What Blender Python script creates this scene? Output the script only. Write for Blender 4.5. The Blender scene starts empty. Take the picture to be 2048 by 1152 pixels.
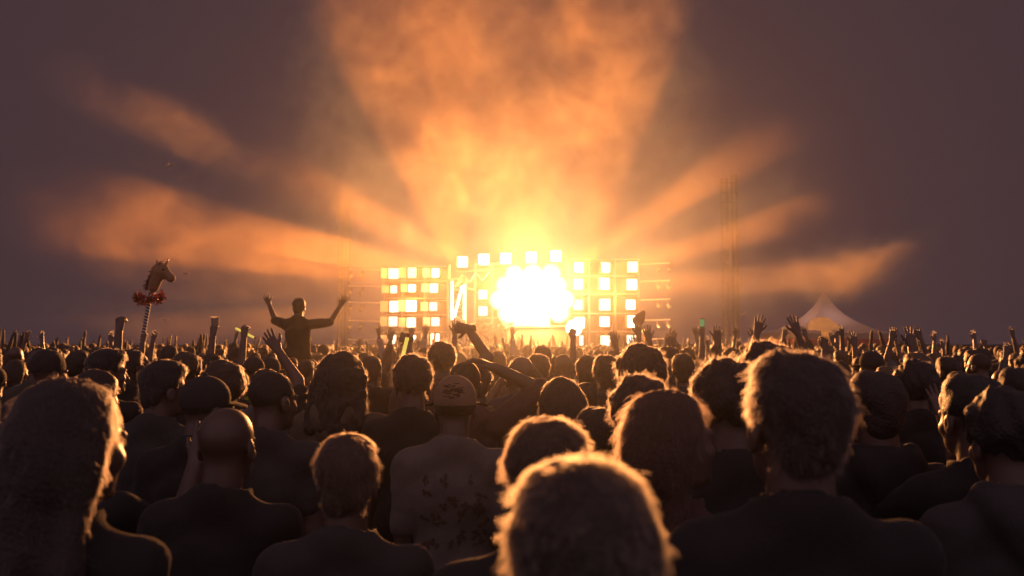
import bpy, bmesh, math, random
import numpy as np
from mathutils import Vector, Matrix, Quaternion

# ------------------------------------------------------------------ camera, world, light, exposure
sc = bpy.context.scene
COL = sc.collection
R = math.radians
CAMZ = 1.84
FPX = 1773.0                      # focal length in photograph pixels (2048 wide)
PITCH = math.atan((685 - 576) / FPX)

cam_d = bpy.data.cameras.new('camera')
cam = bpy.data.objects.new('camera', cam_d)
COL.objects.link(cam)
cam.location = (0, 0, CAMZ)
cam.rotation_euler = (R(90) + PITCH, 0, 0)
cam_d.sensor_width = 36.0
cam_d.lens = 36.0 * FPX / 2048.0
cam_d.clip_start = 0.05
cam_d.clip_end = 2000
cam_d.dof.use_dof = True
cam_d.dof.focus_distance = 4.8
cam_d.dof.aperture_fstop = 3.4
sc.camera = cam

world = bpy.data.worlds.new('World')
sc.world = world
world.use_nodes = True
wn = world.node_tree.nodes
wn.clear()
w_out = wn.new('ShaderNodeOutputWorld')
w_bg = wn.new('ShaderNodeBackground')
w_bg.inputs['Color'].default_value = (0.0535, 0.0312, 0.0390, 1)
w_bg.inputs['Strength'].default_value = 1.0
world.node_tree.links.new(w_bg.outputs[0], w_out.inputs['Surface'])

sun_d = bpy.data.lights.new('fill_sun', 'SUN')
sun_d.energy = 0.42
sun_d.angle = R(175)
sun_d.color = (1.0, 0.66, 0.76)
sun = bpy.data.objects.new('fill_sun', sun_d)
COL.objects.link(sun)
sun.rotation_euler = (R(80), 0, 0)       # added soft fill from behind the camera that lifts the dark backs

sc.view_settings.view_transform = 'Standard'
sc.view_settings.look = 'None'
sc.view_settings.exposure = 0
sc.view_settings.gamma = 1
sc.view_settings.use_curve_mapping = False
cy = sc.cycles
cy.max_bounces = 3
cy.diffuse_bounces = 1
cy.glossy_bounces = 1
cy.transmission_bounces = 2
cy.transparent_max_bounces = 8
cy.volume_bounces = 0
cy.volume_step_rate = 1.6
cy.volume_max_steps = 128
cy.sample_clamp_direct = 12
cy.sample_clamp_indirect = 3
cy.caustics_reflective = False
cy.caustics_refractive = False
cy.use_denoising = True
cy.adaptive_threshold = 0.03

CP, SP = math.cos(PITCH), math.sin(PITCH)

def at(px, py, Y):
    """The point that a picture position (2048 wide photograph) has at the distance Y in front of the camera."""
    u, v = (px - 1024) / FPX, (576 - py) / FPX
    d = Vector((u, CP - v * SP, SP + v * CP))
    return Vector((0, 0, CAMZ)) + d * (Y / d.y)

STAGE = 46.0
ORANGE = (1.0, 0.25, 0.03)
WARM = (1.0, 0.56, 0.22)

def lamp(name, kind, loc, power, color=ORANGE, to=None, size=None, blend=0.3, radius=0.05):
    d = bpy.data.lights.new(name, kind)
    d.energy = power
    d.color = color
    if kind in ('POINT', 'SPOT'):
        d.shadow_soft_size = radius
    if kind == 'SPOT':
        d.spot_size = size
        d.spot_blend = blend
    o = bpy.data.objects.new(name, d)
    COL.objects.link(o)
    o.location = loc
    if to is not None:
        o.rotation_euler = (Vector(to) - Vector(loc)).to_track_quat('-Z', 'Y').to_euler()
    return o

BEAM_Y = STAGE - 1.7                  # beams come from unseen spots added in front of the lamp wall

def beam(px, py, half, power, src=(1060, 590), blend=0.45):
    s = at(src[0], src[1], BEAM_Y)
    lamp('beam_light', 'SPOT', s, power, to=at(px, py, BEAM_Y), size=R(2 * half), blend=blend, radius=0.12)

beam(800, 20, 19, 36000, src=(925, 575), blend=0.45)
beam(1000, 20, 24, 36000, src=(1055, 585), blend=0.5)
beam(1250, 20, 15, 36000, src=(1170, 575), blend=0.4)
beam(1010, 20, 33, 26000, src=(1050, 600), blend=0.3)
beam(1465, 322, 6.2, 135000, blend=0.7)
beam(1545, 448, 4.8, 150000, blend=0.7)
beam(1780, 535, 4.6, 95000)
beam(400, 262, 6.0, 68000)
beam(350, 455, 7.0, 220000)
beam(560, 560, 4.6, 72000)
beam(480, 648, 3.6, 80000)
beam(1330, 300, 3.0, 16000)
# added narrow spots drawing the thin rays beside the lamp boxes
for px, py, half, pw in ((560, 500, 1.4, 70000), (520, 596, 1.2, 60000), (560, 668, 1.1, 50000), (640, 372, 1.5, 60000), (690, 345, 1.2, 30000), (1560, 500, 1.4, 60000), (1560, 590, 1.3, 60000), (1420, 290, 1.6, 34000), (1520, 300, 1.5, 30000)):
    beam(px, py, half, pw)
lamp('added_glow_light', 'POINT', at(1050, 575, STAGE - 1.5), 4500, color=(1.0, 0.38, 0.09), radius=0.5)  # added points in the smoke that build the soft core glow
lamp('added_glow_light', 'POINT', at(1075, 615, STAGE - 1.5), 4500, color=(1.0, 0.38, 0.09), radius=0.5)
for k in range(7):  # ring of added points that widens the white glow
    lamp('added_glow_light', 'POINT', at(1064 + 62 * math.cos(k * 0.898 + 0.3), 596 + 50 * math.sin(k * 0.898 + 0.3), STAGE - 1.25), 1100, color=(1.0, 0.50, 0.18), radius=0.25)
lamp('added_glow_light', 'POINT', at(820, 600, STAGE - 1.0), 260, radius=0.6)  # added points that brighten the two side banks
lamp('added_glow_light', 'POINT', at(1235, 600, STAGE - 1.0), 300, radius=0.6)
# added spots in mid-air before the stage, lighting the crowd's edges
for px, py, pw in ((1000, 520, 3.8e4), (1110, 520, 3.8e4), (800, 540, 1.9e4), (1265, 540, 1.9e4)):
    p = at(px, py, STAGE - 5.2)
    lamp('crowd_rim_spot', 'SPOT', p, pw, color=(1.0, 0.36, 0.10), to=(p.x * 0.25, 2, 1.2), size=R(140), blend=0.5, radius=0.5)

# ------------------------------------------------------------------ tags, meshes, materials
def tag(o, label=None, cat=None, group=None, kind=None):
    if label: o['label'] = label
    if cat: o['category'] = cat
    if group: o['group'] = group
    if kind: o['kind'] = kind
    return o

def empty(name, loc=(0, 0, 0), rz=0.0, parent=None):
    o = bpy.data.objects.new(name, None)
    o.empty_display_size = 0.2
    o.location = loc
    o.rotation_euler = (0, 0, rz)
    COL.objects.link(o)
    if parent: o.parent = parent
    return o

def link_mesh(name, me, mat=None, parent=None):
    o = bpy.data.objects.new(name, me)
    COL.objects.link(o)
    if mat is not None and not me.materials: me.materials.append(mat)
    if parent: o.parent = parent
    return o

class MB:
    """Collects boxes, bars, tubes and sheets and links them as one mesh object."""
    def __init__(s): s.v, s.f, s.n = [], [], 0
    def add(s, v, f):
        s.v += [tuple(p) for p in v]
        s.f += [tuple(i + s.n for i in q) for q in f]
        s.n = len(s.v)
        return s
    def box(s, c, d, rot=None):
        x, y, z = d[0] / 2, d[1] / 2, d[2] / 2
        v = [Vector((a, b, e)) for a in (-x, x) for b in (-y, y) for e in (-z, z)]
        if rot is not None: v = [rot @ p for p in v]
        c = Vector(c)
        return s.add([p + c for p in v], [(0, 1, 3, 2), (4, 6, 7, 5), (0, 4, 5, 1), (2, 3, 7, 6), (0, 2, 6, 4), (1, 5, 7, 3)])
    def bar(s, a, b, w, h=None):
        a, b = Vector(a), Vector(b)
        q = (b - a).to_track_quat('X', 'Z').to_matrix()
        return s.box((a + b) / 2, ((b - a).length, w, h or w), q)
    def tube(s, a, b, r, r2=None, n=6, cap=True):
        a, b = Vector(a), Vector(b)
        r2 = r if r2 is None else r2
        q = (b - a).to_track_quat('Z', 'Y').to_matrix()
        v = []
        for p, rr in ((a, r), (b, r2)):
            for k in range(n):
                t = 2 * math.pi * k / n
                v.append(p + q @ Vector((rr * math.cos(t), rr * math.sin(t), 0)))
        f = [(k, (k + 1) % n, n + (k + 1) % n, n + k) for k in range(n)]
        if cap: f += [tuple(range(n - 1, -1, -1)), tuple(range(n, 2 * n))]
        return s.add(v, f)
    def path(s, pts, rad, n=8):
        pts = [Vector(p) for p in pts]
        if not hasattr(rad, '__len__'): rad = [rad] * len(pts)
        v, f = [], []
        for i, p in enumerate(pts):
            t = (pts[min(i + 1, len(pts) - 1)] - pts[max(i - 1, 0)]).normalized()
            q = t.to_track_quat('Z', 'Y').to_matrix()
            for k in range(n):
                a = 2 * math.pi * k / n
                v.append(p + q @ Vector((rad[i] * math.cos(a), rad[i] * math.sin(a), 0)))
        for i in range(len(pts) - 1):
            for k in range(n):
                f.append((i * n + k, i * n + (k + 1) % n, (i + 1) * n + (k + 1) % n, (i + 1) * n + k))
        f += [tuple(range(n - 1, -1, -1)), tuple(range((len(pts) - 1) * n, len(pts) * n))]
        return s.add(v, f)
    def mesh(s, name, smooth=False):
        me = bpy.data.meshes.new(name)
        me.from_pydata(s.v, [], s.f)
        me.update()
        if smooth:
            me.polygons.foreach_set('use_smooth', [True] * len(me.polygons))
        return me
    def build(s, name, mat=None, parent=None, smooth=False):
        return link_mesh(name, s.mesh(name, smooth), mat, parent)

def mat(name, col, rough=0.7, metal=0.0, noise=0.0, nscale=20.0, bump=0.0, sheen=0.0, trans=0.0, emit=None, estr=0.0, spec=0.4):
    m = bpy.data.materials.new(name)
    m.use_nodes = True
    nt = m.node_tree
    b = nt.nodes['Principled BSDF']
    b.inputs['Base Color'].default_value = (*col, 1)
    b.inputs['Roughness'].default_value = rough
    b.inputs['Metallic'].default_value = metal
    b.inputs['Specular IOR Level'].default_value = spec
    if sheen:
        b.inputs['Sheen Weight'].default_value = sheen
        b.inputs['Sheen Roughness'].default_value = 0.4
        b.inputs['Sheen Tint'].default_value = (1, 0.9, 0.8, 1)
    if emit:
        b.inputs['Emission Color'].default_value = (*emit, 1)
        b.inputs['Emission Strength'].default_value = estr
    if noise or bump:
        tc = nt.nodes.new('ShaderNodeTexCoord')
        n = nt.nodes.new('ShaderNodeTexNoise')
        n.inputs['Scale'].default_value = nscale
        n.inputs['Detail'].default_value = 4
        nt.links.new(tc.outputs['Object'], n.inputs['Vector'])
        if noise:
            mx = nt.nodes.new('ShaderNodeMixRGB')
            mx.inputs[1].default_value = (*[c * (1 - noise) for c in col], 1)
            mx.inputs[2].default_value = (*[min(1, c * (1 + noise)) for c in col], 1)
            nt.links.new(n.outputs['Fac'], mx.inputs[0])
            nt.links.new(mx.outputs[0], b.inputs['Base Color'])
        if bump:
            bp = nt.nodes.new('ShaderNodeBump')
            bp.inputs['Strength'].default_value = bump
            bp.inputs['Distance'].default_value = 0.02
            nt.links.new(n.outputs['Fac'], bp.inputs['Height'])
            nt.links.new(bp.outputs[0], b.inputs['Normal'])
    return m

# ------------------------------------------------------------------ ground
def ground_mat():
    m = mat('trampled_grass', (0.05, 0.045, 0.03), 0.95, noise=0.5, nscale=1.5, bump=0.4)
    return m
g = MB()
N = 40
gv = [((i / N - 0.5) * 900, (j / N) * 900 - 60, 0.0) for j in range(N + 1) for i in range(N + 1)]
gf = [(j * (N + 1) + i, j * (N + 1) + i + 1, (j + 1) * (N + 1) + i + 1, (j + 1) * (N + 1) + i) for j in range(N) for i in range(N)]
g.add(gv, gf)
tag(g.build('ground', ground_mat()), 'dark trampled grass field under the crowd', kind='structure')

# ------------------------------------------------------------------ smoke
class F:
    """A float socket of a node tree with arithmetic."""
    def __init__(s, nt, sock): s.nt, s.k = nt, sock
    def op(s, o, b=None, c=None):
        n = s.nt.nodes.new('ShaderNodeMath'); n.operation = o
        for i, q in enumerate((s, b, c)):
            if isinstance(q, F): s.nt.links.new(q.k, n.inputs[i])
            elif q is not None: n.inputs[i].default_value = q
        return F(s.nt, n.outputs[0])
    def __add__(s, o): return s.op('ADD', o)
    def __sub__(s, o): return s.op('SUBTRACT', o)
    def __mul__(s, o): return s.op('MULTIPLY', o)
    def __truediv__(s, o): return s.op('DIVIDE', o)
    def gauss(s):                          # exp(-x)
        return (s * -1.0).op('EXPONENT')
    def step(s, a, b):
        n = s.nt.nodes.new('ShaderNodeMapRange'); n.interpolation_type = 'SMOOTHSTEP'
        s.nt.links.new(s.k, n.inputs[0]); n.inputs[1].default_value = a; n.inputs[2].default_value = b
        return F(s.nt, n.outputs[0])

def smoke_volume(name, lo, hi, res, density_fn, material, label):
    ng = bpy.data.node_groups.new(name, 'GeometryNodeTree')
    ng.interface.new_socket('Geometry', in_out='INPUT', socket_type='NodeSocketGeometry')
    ng.interface.new_socket('Geometry', in_out='OUTPUT', socket_type='NodeSocketGeometry')
    out = ng.nodes.new('NodeGroupOutput')
    vc = ng.nodes.new('GeometryNodeVolumeCube')
    vc.inputs['Min'].default_value = lo
    vc.inputs['Max'].default_value = hi
    for a, n in zip('XYZ', res): vc.inputs['Resolution ' + a].default_value = n
    pos = ng.nodes.new('GeometryNodeInputPosition')
    d = density_fn(ng, pos)
    ng.links.new(d.k, vc.inputs['Density'])
    sm = ng.nodes.new('GeometryNodeSetMaterial')
    sm.inputs['Material'].default_value = material
    ng.links.new(vc.outputs[0], sm.inputs[0])
    ng.links.new(sm.outputs[0], out.inputs[0])
    v = bpy.data.volumes.new(name)
    v.materials.append(material)
    o = bpy.data.objects.new(name, v)
    COL.objects.link(o)
    md = o.modifiers.new('smoke', 'NODES')
    md.node_group = ng
    tag(o, label, kind='stuff')
    return o

def noise_node(ng, vec, scale, detail, rough=0.55, w=None):
    n = ng.nodes.new('ShaderNodeTexNoise')
    n.noise_dimensions = '3D'
    n.inputs['Scale'].default_value = scale
    n.inputs['Detail'].default_value = detail
    n.inputs['Roughness'].default_value = rough
    ng.links.new(vec, n.inputs['Vector'])
    return n

SMOKE_BLOBS = [   # picture position at the stage's distance, radii, tilt, strength, billowing
    (1062, 595, 120, 80, 0, 0.7, 1),
    (1000, 470, 250, 170, 0, 0.85, 1), (735, 130, 125, 210, -10, 1.0, 1), (960, 330, 200, 190, 0, 0.9, 1), (700, 330, 90, 150, 0, 0.5, 1),
    (1255, 120, 115, 180, 12, 0.95, 1), (1140, 270, 150, 130, 0, 0.75, 1), (790, 380, 150, 150, 0, 0.7, 1), (1000, 60, 240, 170, 0, 0.75, 1),
    (345, 268, 165, 44, -24, 1.0, 1),
    (330, 470, 175, 85, -8, 0.95, 0.8), (560, 540, 170, 80, -6, 1.0, 0.7), (500, 640, 300, 40, 0, 0.9, 0.6), (730, 470, 190, 110, -25, 0.55, 0.3),
    (1390, 420, 170, 110, 28, 0.85, 0.25), (1300, 520, 140, 70, 20, 0.9, 0.3), (1500, 430, 90, 50, 17, 0.8, 0.4),
    (1470, 570, 230, 45, 4, 0.9, 0.4), (1660, 550, 90, 42, 10, 1.9, 1), (1735, 520, 58, 27, 25, 2.2, 1),
    (1330, 300, 70, 110, 0, 0.25, 0.6),
]

def smoke_density(ng, pos):
    wn_ = noise_node(ng, pos.outputs[0], 0.22, 5, 0.6)
    warp = ng.nodes.new('ShaderNodeVectorMath'); warp.operation = 'MULTIPLY_ADD'
    ng.links.new(wn_.outputs['Color'], warp.inputs[0])
    warp.inputs[1].default_value = (4.2, 2.0, 4.2)
    warp.inputs[2].default_value = (-2.1, -1.0, -2.1)
    add = ng.nodes.new('ShaderNodeVectorMath'); add.operation = 'ADD'
    ng.links.new(warp.outputs[0], add.inputs[0]); ng.links.new(pos.outputs[0], add.inputs[1])
    sx = ng.nodes.new('ShaderNodeSeparateXYZ'); ng.links.new(add.outputs[0], sx.inputs[0])
    x, y, z = (F(ng, sx.outputs[i]) for i in range(3))
    k = STAGE / FPX
    tot = None
    tot_n = None
    for px, py, rx, ry, an, amp, bil in SMOKE_BLOBS:
        c = at(px, py, STAGE)
        ca, sa = math.cos(R(an)), math.sin(R(an))
        dx, dz = x - c.x, z - c.z
        u = (dx * ca + dz * sa) / (rx * k)
        w = (dz * ca - dx * sa) / (ry * k)
        e = (u * u + w * w)
        e = (e * e * 0.35 + e * 0.65).gauss() * amp
        even, cloudy = e * (1 - bil), e * bil
        tot = even if tot is None else tot + even
        tot_n = cloudy if tot_n is None else tot_n + cloudy
    n1 = F(ng, noise_node(ng, add.outputs[0], 0.30, 8, 0.62).outputs['Fac']).step(0.36, 0.66)
    n2 = F(ng, noise_node(ng, add.outputs[0], 1.1, 6, 0.65).outputs['Fac']).step(0.36, 0.66)
    c0 = at(1060, 600, STAGE)
    rr = ((x - c0.x) * (x - c0.x) + (z - c0.z) * (z - c0.z)).op('SQRT')
    thin = ((rr / 11.0).op('MAXIMUM', 0.30).op('MINIMUM', 1.45))      # smoke thinned near the lamps so the glow fades more slowly outward
    yy = (y - (STAGE - 1.0)) / 2.5
    return (tot_n * (n1 * 0.50 + n1 * n2 * 0.95 + n2 * 0.14 + 0.13) + tot * (n1 * 0.25 + n2 * 0.10 + 0.42)) * thin * (yy * yy).gauss()

def volume_mat(name, density, color=(0.96, 0.95, 0.94), aniso=0.0, attr=True):
    m = bpy.data.materials.new(name)
    m.use_nodes = True
    nt = m.node_tree
    nt.nodes.clear()
    o = nt.nodes.new('ShaderNodeOutputMaterial')
    p = nt.nodes.new('ShaderNodeVolumePrincipled')
    p.inputs['Color'].default_value = (*color, 1)
    p.inputs['Density'].default_value = density
    p.inputs['Anisotropy'].default_value = aniso
    p.inputs['Density Attribute'].default_value = 'density' if attr else ''
    nt.links.new(p.outputs[0], o.inputs['Volume'])
    m.cycles.volume_sampling = 'MULTIPLE_IMPORTANCE'
    return m

_lo, _hi = at(60, 700, STAGE), at(1900, -60, STAGE)
smoke_volume('smoke', (_lo.x, STAGE - 6.4, 0.2), (_hi.x, STAGE + 4.2, _hi.z + 1.0), (300, 50, 140), smoke_density,
             volume_mat('stage_smoke', 0.09), 'orange lit stage smoke drifting above and beside the lights')

# even haze over the whole field
HZ = (-70.0, -20.0, -1.0, 70.0, 130.0, 26.0)
h = MB().box(((HZ[0] + HZ[3]) / 2, (HZ[1] + HZ[4]) / 2, (HZ[2] + HZ[5]) / 2), (HZ[3] - HZ[0], HZ[4] - HZ[1], HZ[5] - HZ[2]))
tag(h.build('haze', volume_mat('field_haze', 0.0010, aniso=0.92, attr=False)), 'thin haze hanging over the whole field', kind='stuff')
# ------------------------------------------------------------------ people: signed distance shapes turned into one continuous surface
def smin(a, b, k):
    if k <= 0: return np.minimum(a, b)
    h = np.clip(0.5 + 0.5 * (b - a) / k, 0, 1)
    return b * (1 - h) + a * h - k * h * (1 - h)

class SDF:
    def __init__(s, lo, hi, h):
        s.h = h
        s.lo = np.array(lo, np.float32)
        s.n = np.maximum(2, np.ceil((np.array(hi) - np.array(lo)) / h).astype(int) + 1)
        s.D = np.full(tuple(s.n), 1.0, np.float32)
        s.ax = [s.lo[i] + h * np.arange(s.n[i], dtype=np.float32) for i in range(3)]
    def block(s, lo, hi):
        a = [int(max(0, math.floor((lo[i] - s.lo[i]) / s.h))) for i in range(3)]
        b = [int(min(s.n[i], math.ceil((hi[i] - s.lo[i]) / s.h) + 1)) for i in range(3)]
        if any(b[i] <= a[i] for i in range(3)): return None
        sl = tuple(slice(a[i], b[i]) for i in range(3))
        g = np.meshgrid(*[s.ax[i][a[i]:b[i]] for i in range(3)], indexing='ij', sparse=True)
        return sl, g
    def put(s, sl, d, k, sub):
        D = s.D[sl]
        s.D[sl] = -smin(-D, d, k) if sub else smin(D, d, k)
    def cap(s, a, b, ra, rb=None, k=0.02, sub=False):
        rb = ra if rb is None else rb
        a, b = np.array(a, float), np.array(b, float)
        m = max(ra, rb) + k + 3 * s.h
        q = s.block(np.minimum(a, b) - m, np.maximum(a, b) + m)
        if q is None: return s
        sl, (x, y, z) = q
        ab = b - a
        t = np.clip(((x - a[0]) * ab[0] + (y - a[1]) * ab[1] + (z - a[2]) * ab[2]) / max(1e-9, ab @ ab), 0, 1)
        d = np.sqrt((x - a[0] - t * ab[0]) ** 2 + (y - a[1] - t * ab[1]) ** 2 + (z - a[2] - t * ab[2]) ** 2) - (ra + (rb - ra) * t)
        s.put(sl, d, k, sub)
        return s
    def ell(s, c, r, k=0.02, sub=False, rot=None):
        m = max(r) + k + 3 * s.h
        q = s.block(np.array(c) - m, np.array(c) + m)
        if q is None: return s
        sl, (x, y, z) = q
        x, y, z = x - c[0], y - c[1], z - c[2]
        if rot is not None:
            M = np.array(Matrix(rot).transposed())
            x, y, z = (M[i][0] * x + M[i][1] * y + M[i][2] * z for i in range(3))
        k0 = np.sqrt((x / r[0]) ** 2 + (y / r[1]) ** 2 + (z / r[2]) ** 2) + 1e-6
        k1 = np.sqrt((x / r[0] ** 2) ** 2 + (y / r[1] ** 2) ** 2 + (z / r[2] ** 2) ** 2) + 1e-6
        s.put(sl, k0 * (k0 - 1) / k1, k, sub)
        return s
    def grid(s): return np.meshgrid(*s.ax, indexing='ij', sparse=True)
    def wobble(s, amp, f, seed=0):
        x, y, z = s.grid()
        r = np.random.RandomState(seed)
        w = 0
        for i in range(5):
            d = r.normal(size=3); d /= np.linalg.norm(d)
            e = r.normal(size=3); e /= np.linalg.norm(e)
            ff = f * (0.7 + 0.35 * i)
            w = w + np.sin(ff * (d[0] * x + d[1] * y + d[2] * z) + 1.7 * np.sin(ff * 0.6 * (e[0] * x + e[1] * y + e[2] * z)) + r.rand() * 6) / (1 + 0.4 * i)
        s.D = s.D + (amp * w / 2.6).astype(np.float32)
        return s
    def folds(s, amp):                       # hanging folds of cloth
        x, y, z = s.grid()
        w = np.sin(34 * x * (1 + 0.25 * np.sin(5 * z)) + 2.6 * np.sin(4.3 * z + 5 * x) + 9 * y) + 0.6 * np.sin(21 * z + 26 * np.abs(x) + 1.5 * np.sin(9 * x + 3 * y))
        s.D = s.D + (amp * w * np.clip((1.46 - z) / 0.3, 0.15, 1)).astype(np.float32)
        return s
    def below(s, z0):                        # keep what is above z0
        x, y, z = s.grid(); s.D = np.maximum(s.D, z0 - z + 0 * s.D); return s
    def above(s, z0):                        # keep what is below z0
        x, y, z = s.grid(); s.D = np.maximum(s.D, z - z0 + 0 * s.D); return s
    def nets(s):
        D = s.D
        D[0], D[-1], D[:, 0], D[:, -1], D[:, :, 0], D[:, :, -1] = (1.0,) * 6
        I = D < 0
        n = s.n
        cnt = np.zeros(tuple(n - 1), np.int8)
        for a in (0, 1):
            for b in (0, 1):
                for c in (0, 1):
                    cnt += I[a:n[0] - 1 + a, b:n[1] - 1 + b, c:n[2] - 1 + c]
        act = np.argwhere((cnt > 0) & (cnt < 8))
        idx = np.full(tuple(n - 1), -1, np.int64)
        idx[act[:, 0], act[:, 1], act[:, 2]] = np.arange(len(act))
        P = np.zeros((len(act), 3)); W = np.zeros(len(act))
        cor = [(a, b, c) for a in (0, 1) for b in (0, 1) for c in (0, 1)]
        val = {q: D[act[:, 0] + q[0], act[:, 1] + q[1], act[:, 2] + q[2]] for q in cor}
        for q in cor:
            for ax in range(3):
                if q[ax]: continue
                r = list(q); r[ax] = 1; r = tuple(r)
                v0, v1 = val[q], val[r]
                m = (v0 < 0) != (v1 < 0)
                t = v0[m] / (v0[m] - v1[m])
                pt = np.tile(np.array(q, float), (m.sum(), 1)); pt[:, ax] = t
                P[m] += pt; W[m] += 1
        V = s.lo + (act + P / W[:, None]) * s.h
        Q = []
        for ax in range(3):
            sl0 = [slice(1, -1)] * 3; sl1 = [slice(1, -1)] * 3
            sl0[ax] = slice(0, n[ax] - 1); sl1[ax] = slice(1, n[ax])
            A, B = I[tuple(sl0)], I[tuple(sl1)]
            e = np.argwhere(A != B)
            up = A[e[:, 0], e[:, 1], e[:, 2]]
            u, v = [i for i in range(3) if i != ax]
            e = e.copy(); e[:, u] += 1; e[:, v] += 1
            def ci(du, dv):
                w = e.copy(); w[:, u] += du; w[:, v] += dv
                return idx[w[:, 0], w[:, 1], w[:, 2]]
            q = np.stack([ci(-1, -1), ci(0, -1), ci(0, 0), ci(-1, 0)], 1)
            flip = up if ax != 1 else ~up
            q[~flip] = q[~flip][:, ::-1]
            Q.append(q)
        return V, np.concatenate(Q)

def join(parts):
    vs, fs, n = [], [], 0
    for v, f in parts:
        vs.append(v); fs.append(f + n); n += len(v)
    return np.concatenate(vs), np.concatenate(fs)

def np_mesh(name, V, Q, mats=()):
    me = bpy.data.meshes.new(name)
    me.vertices.add(len(V)); me.loops.add(Q.size); me.polygons.add(len(Q))
    me.vertices.foreach_set('co', np.asarray(V, np.float32).ravel())
    me.loops.foreach_set('vertex_index', np.asarray(Q, np.int32).ravel())
    k = Q.shape[1]
    me.polygons.foreach_set('loop_start', np.arange(0, Q.size, k, dtype=np.int32))
    me.polygons.foreach_set('use_smooth', np.ones(len(Q), bool))
    me.update(calc_edges=True)
    for m in mats: me.materials.append(m)
    return me

def xf(V, M):
    A = np.array(M)
    return V @ A[:3, :3].T + A[:3, 3]

# ---- head, hands, hair in their own frames; face towards +Y
def sdf_head(h=0.0065, female=False):
    s = SDF((-0.115, -0.14, -0.25), (0.115, 0.15, 0.15), h)
    s.ell((0, -0.012, 0.035), (0.077, 0.098, 0.085), 0)
    s.ell((0, 0.03, -0.03), (0.06, 0.064, 0.085), 0.03)
    s.ell((0, 0.042, -0.078), (0.046 if not female else 0.04, 0.045, 0.034), 0.03)
    s.cap((0, -0.028, -0.05), (0, -0.045, -0.24), 0.057 if not female else 0.047, 0.070 if not female else 0.058, 0.024)
    s.cap((-0.04, 0.086, 0.016), (0.04, 0.086, 0.016), 0.010, None, 0.016)
    s.cap((0, 0.094, 0.004), (0, 0.113, -0.036), 0.008, 0.013, 0.012)
    for e in (-1, 1):
        s.ell((e * 0.04, 0.066, -0.03), (0.02, 0.022, 0.02), 0.022)
        s.ell((e * 0.032, 0.100, -0.002), (0.015, 0.014, 0.010), 0.008, True)
        s.ell((e * 0.031, 0.081, -0.002), (0.0125, 0.0125, 0.0125), 0.002)
        s.ell((e * 0.012, 0.103, -0.038), (0.008, 0.009, 0.007), 0.008)
        s.ell((e * 0.080, -0.008, -0.012), (0.009, 0.023, 0.033), 0.008)
        s.ell((e * 0.091, -0.002, -0.010), (0.007, 0.012, 0.020), 0.004, True)
    s.cap((-0.018, 0.091, -0.063), (0.018, 0.091, -0.063), 0.0075, None, 0.006)
    s.cap((-0.015, 0.089, -0.076), (0.015, 0.089, -0.076), 0.008, None, 0.006)
    s.ell((0, 0.082, -0.100), (0.021, 0.018, 0.016), 0.016)
    return s.nets()

def sdf_hand(kind, h=0.0048):
    """Right hand: wrist at 0, fingers along +Z, palm towards +Y, thumb towards -X."""
    s = SDF((-0.12, -0.06, -0.06), (0.075, 0.12, 0.215), h)
    s.cap((0, 0, -0.05), (0, 0, 0.005), 0.027, 0.025, 0)
    curl = {'open': 0.10, 'relaxed': 0.42, 'fist': 1.45, 'grip': 1.05, 'flop': 0.5}[kind]
    xs = (-0.030, -0.010, 0.010, 0.029)
    spread = {'open': 0.13}.get(kind, 0.03)
    ln = (0.072, 0.080, 0.075, 0.060)
    for i, x in enumerate(xs):
        kx = x * 1.02
        kz = 0.094 - 0.006 * abs(i - 1.2)
        s.cap((x * 0.6, 0, 0.012), (kx, 0, kz), 0.0145, 0.0115, 0.014)
        a = curl * (0.9 if kind != 'open' else 1)
        p = Vector((kx, 0, kz)); ang = a * 0.8
        sp = spread * (i - 1.5)
        for j, fr in enumerate((0.44, 0.31, 0.25)):
            L = ln[i] * fr
            d = Vector((math.sin(sp), math.sin(ang), math.cos(ang))).normalized()
            q = p + d * L
            s.cap(p, q, 0.0098 - 0.0011 * j, 0.0088 - 0.0011 * j, 0.005)
            p = q; ang += a
    s.ell((-0.022, 0.010, 0.035), (0.016, 0.014, 0.028), 0.012)
    if kind in ('fist', 'grip'):
        s.cap((-0.024, 0.008, 0.03), (-0.044, 0.030, 0.062), 0.012, 0.0108, 0.01)
        s.cap((-0.044, 0.030, 0.062), (-0.020, 0.052, 0.078), 0.0105, 0.0088, 0.004)
    else:
        s.cap((-0.024, 0.006, 0.03), (-0.056, 0.014, 0.066), 0.0122, 0.0108, 0.01)
        s.cap((-0.056, 0.014, 0.066), (-0.071, 0.020, 0.094), 0.0102, 0.0084, 0.004)
    return s.nets()

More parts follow.
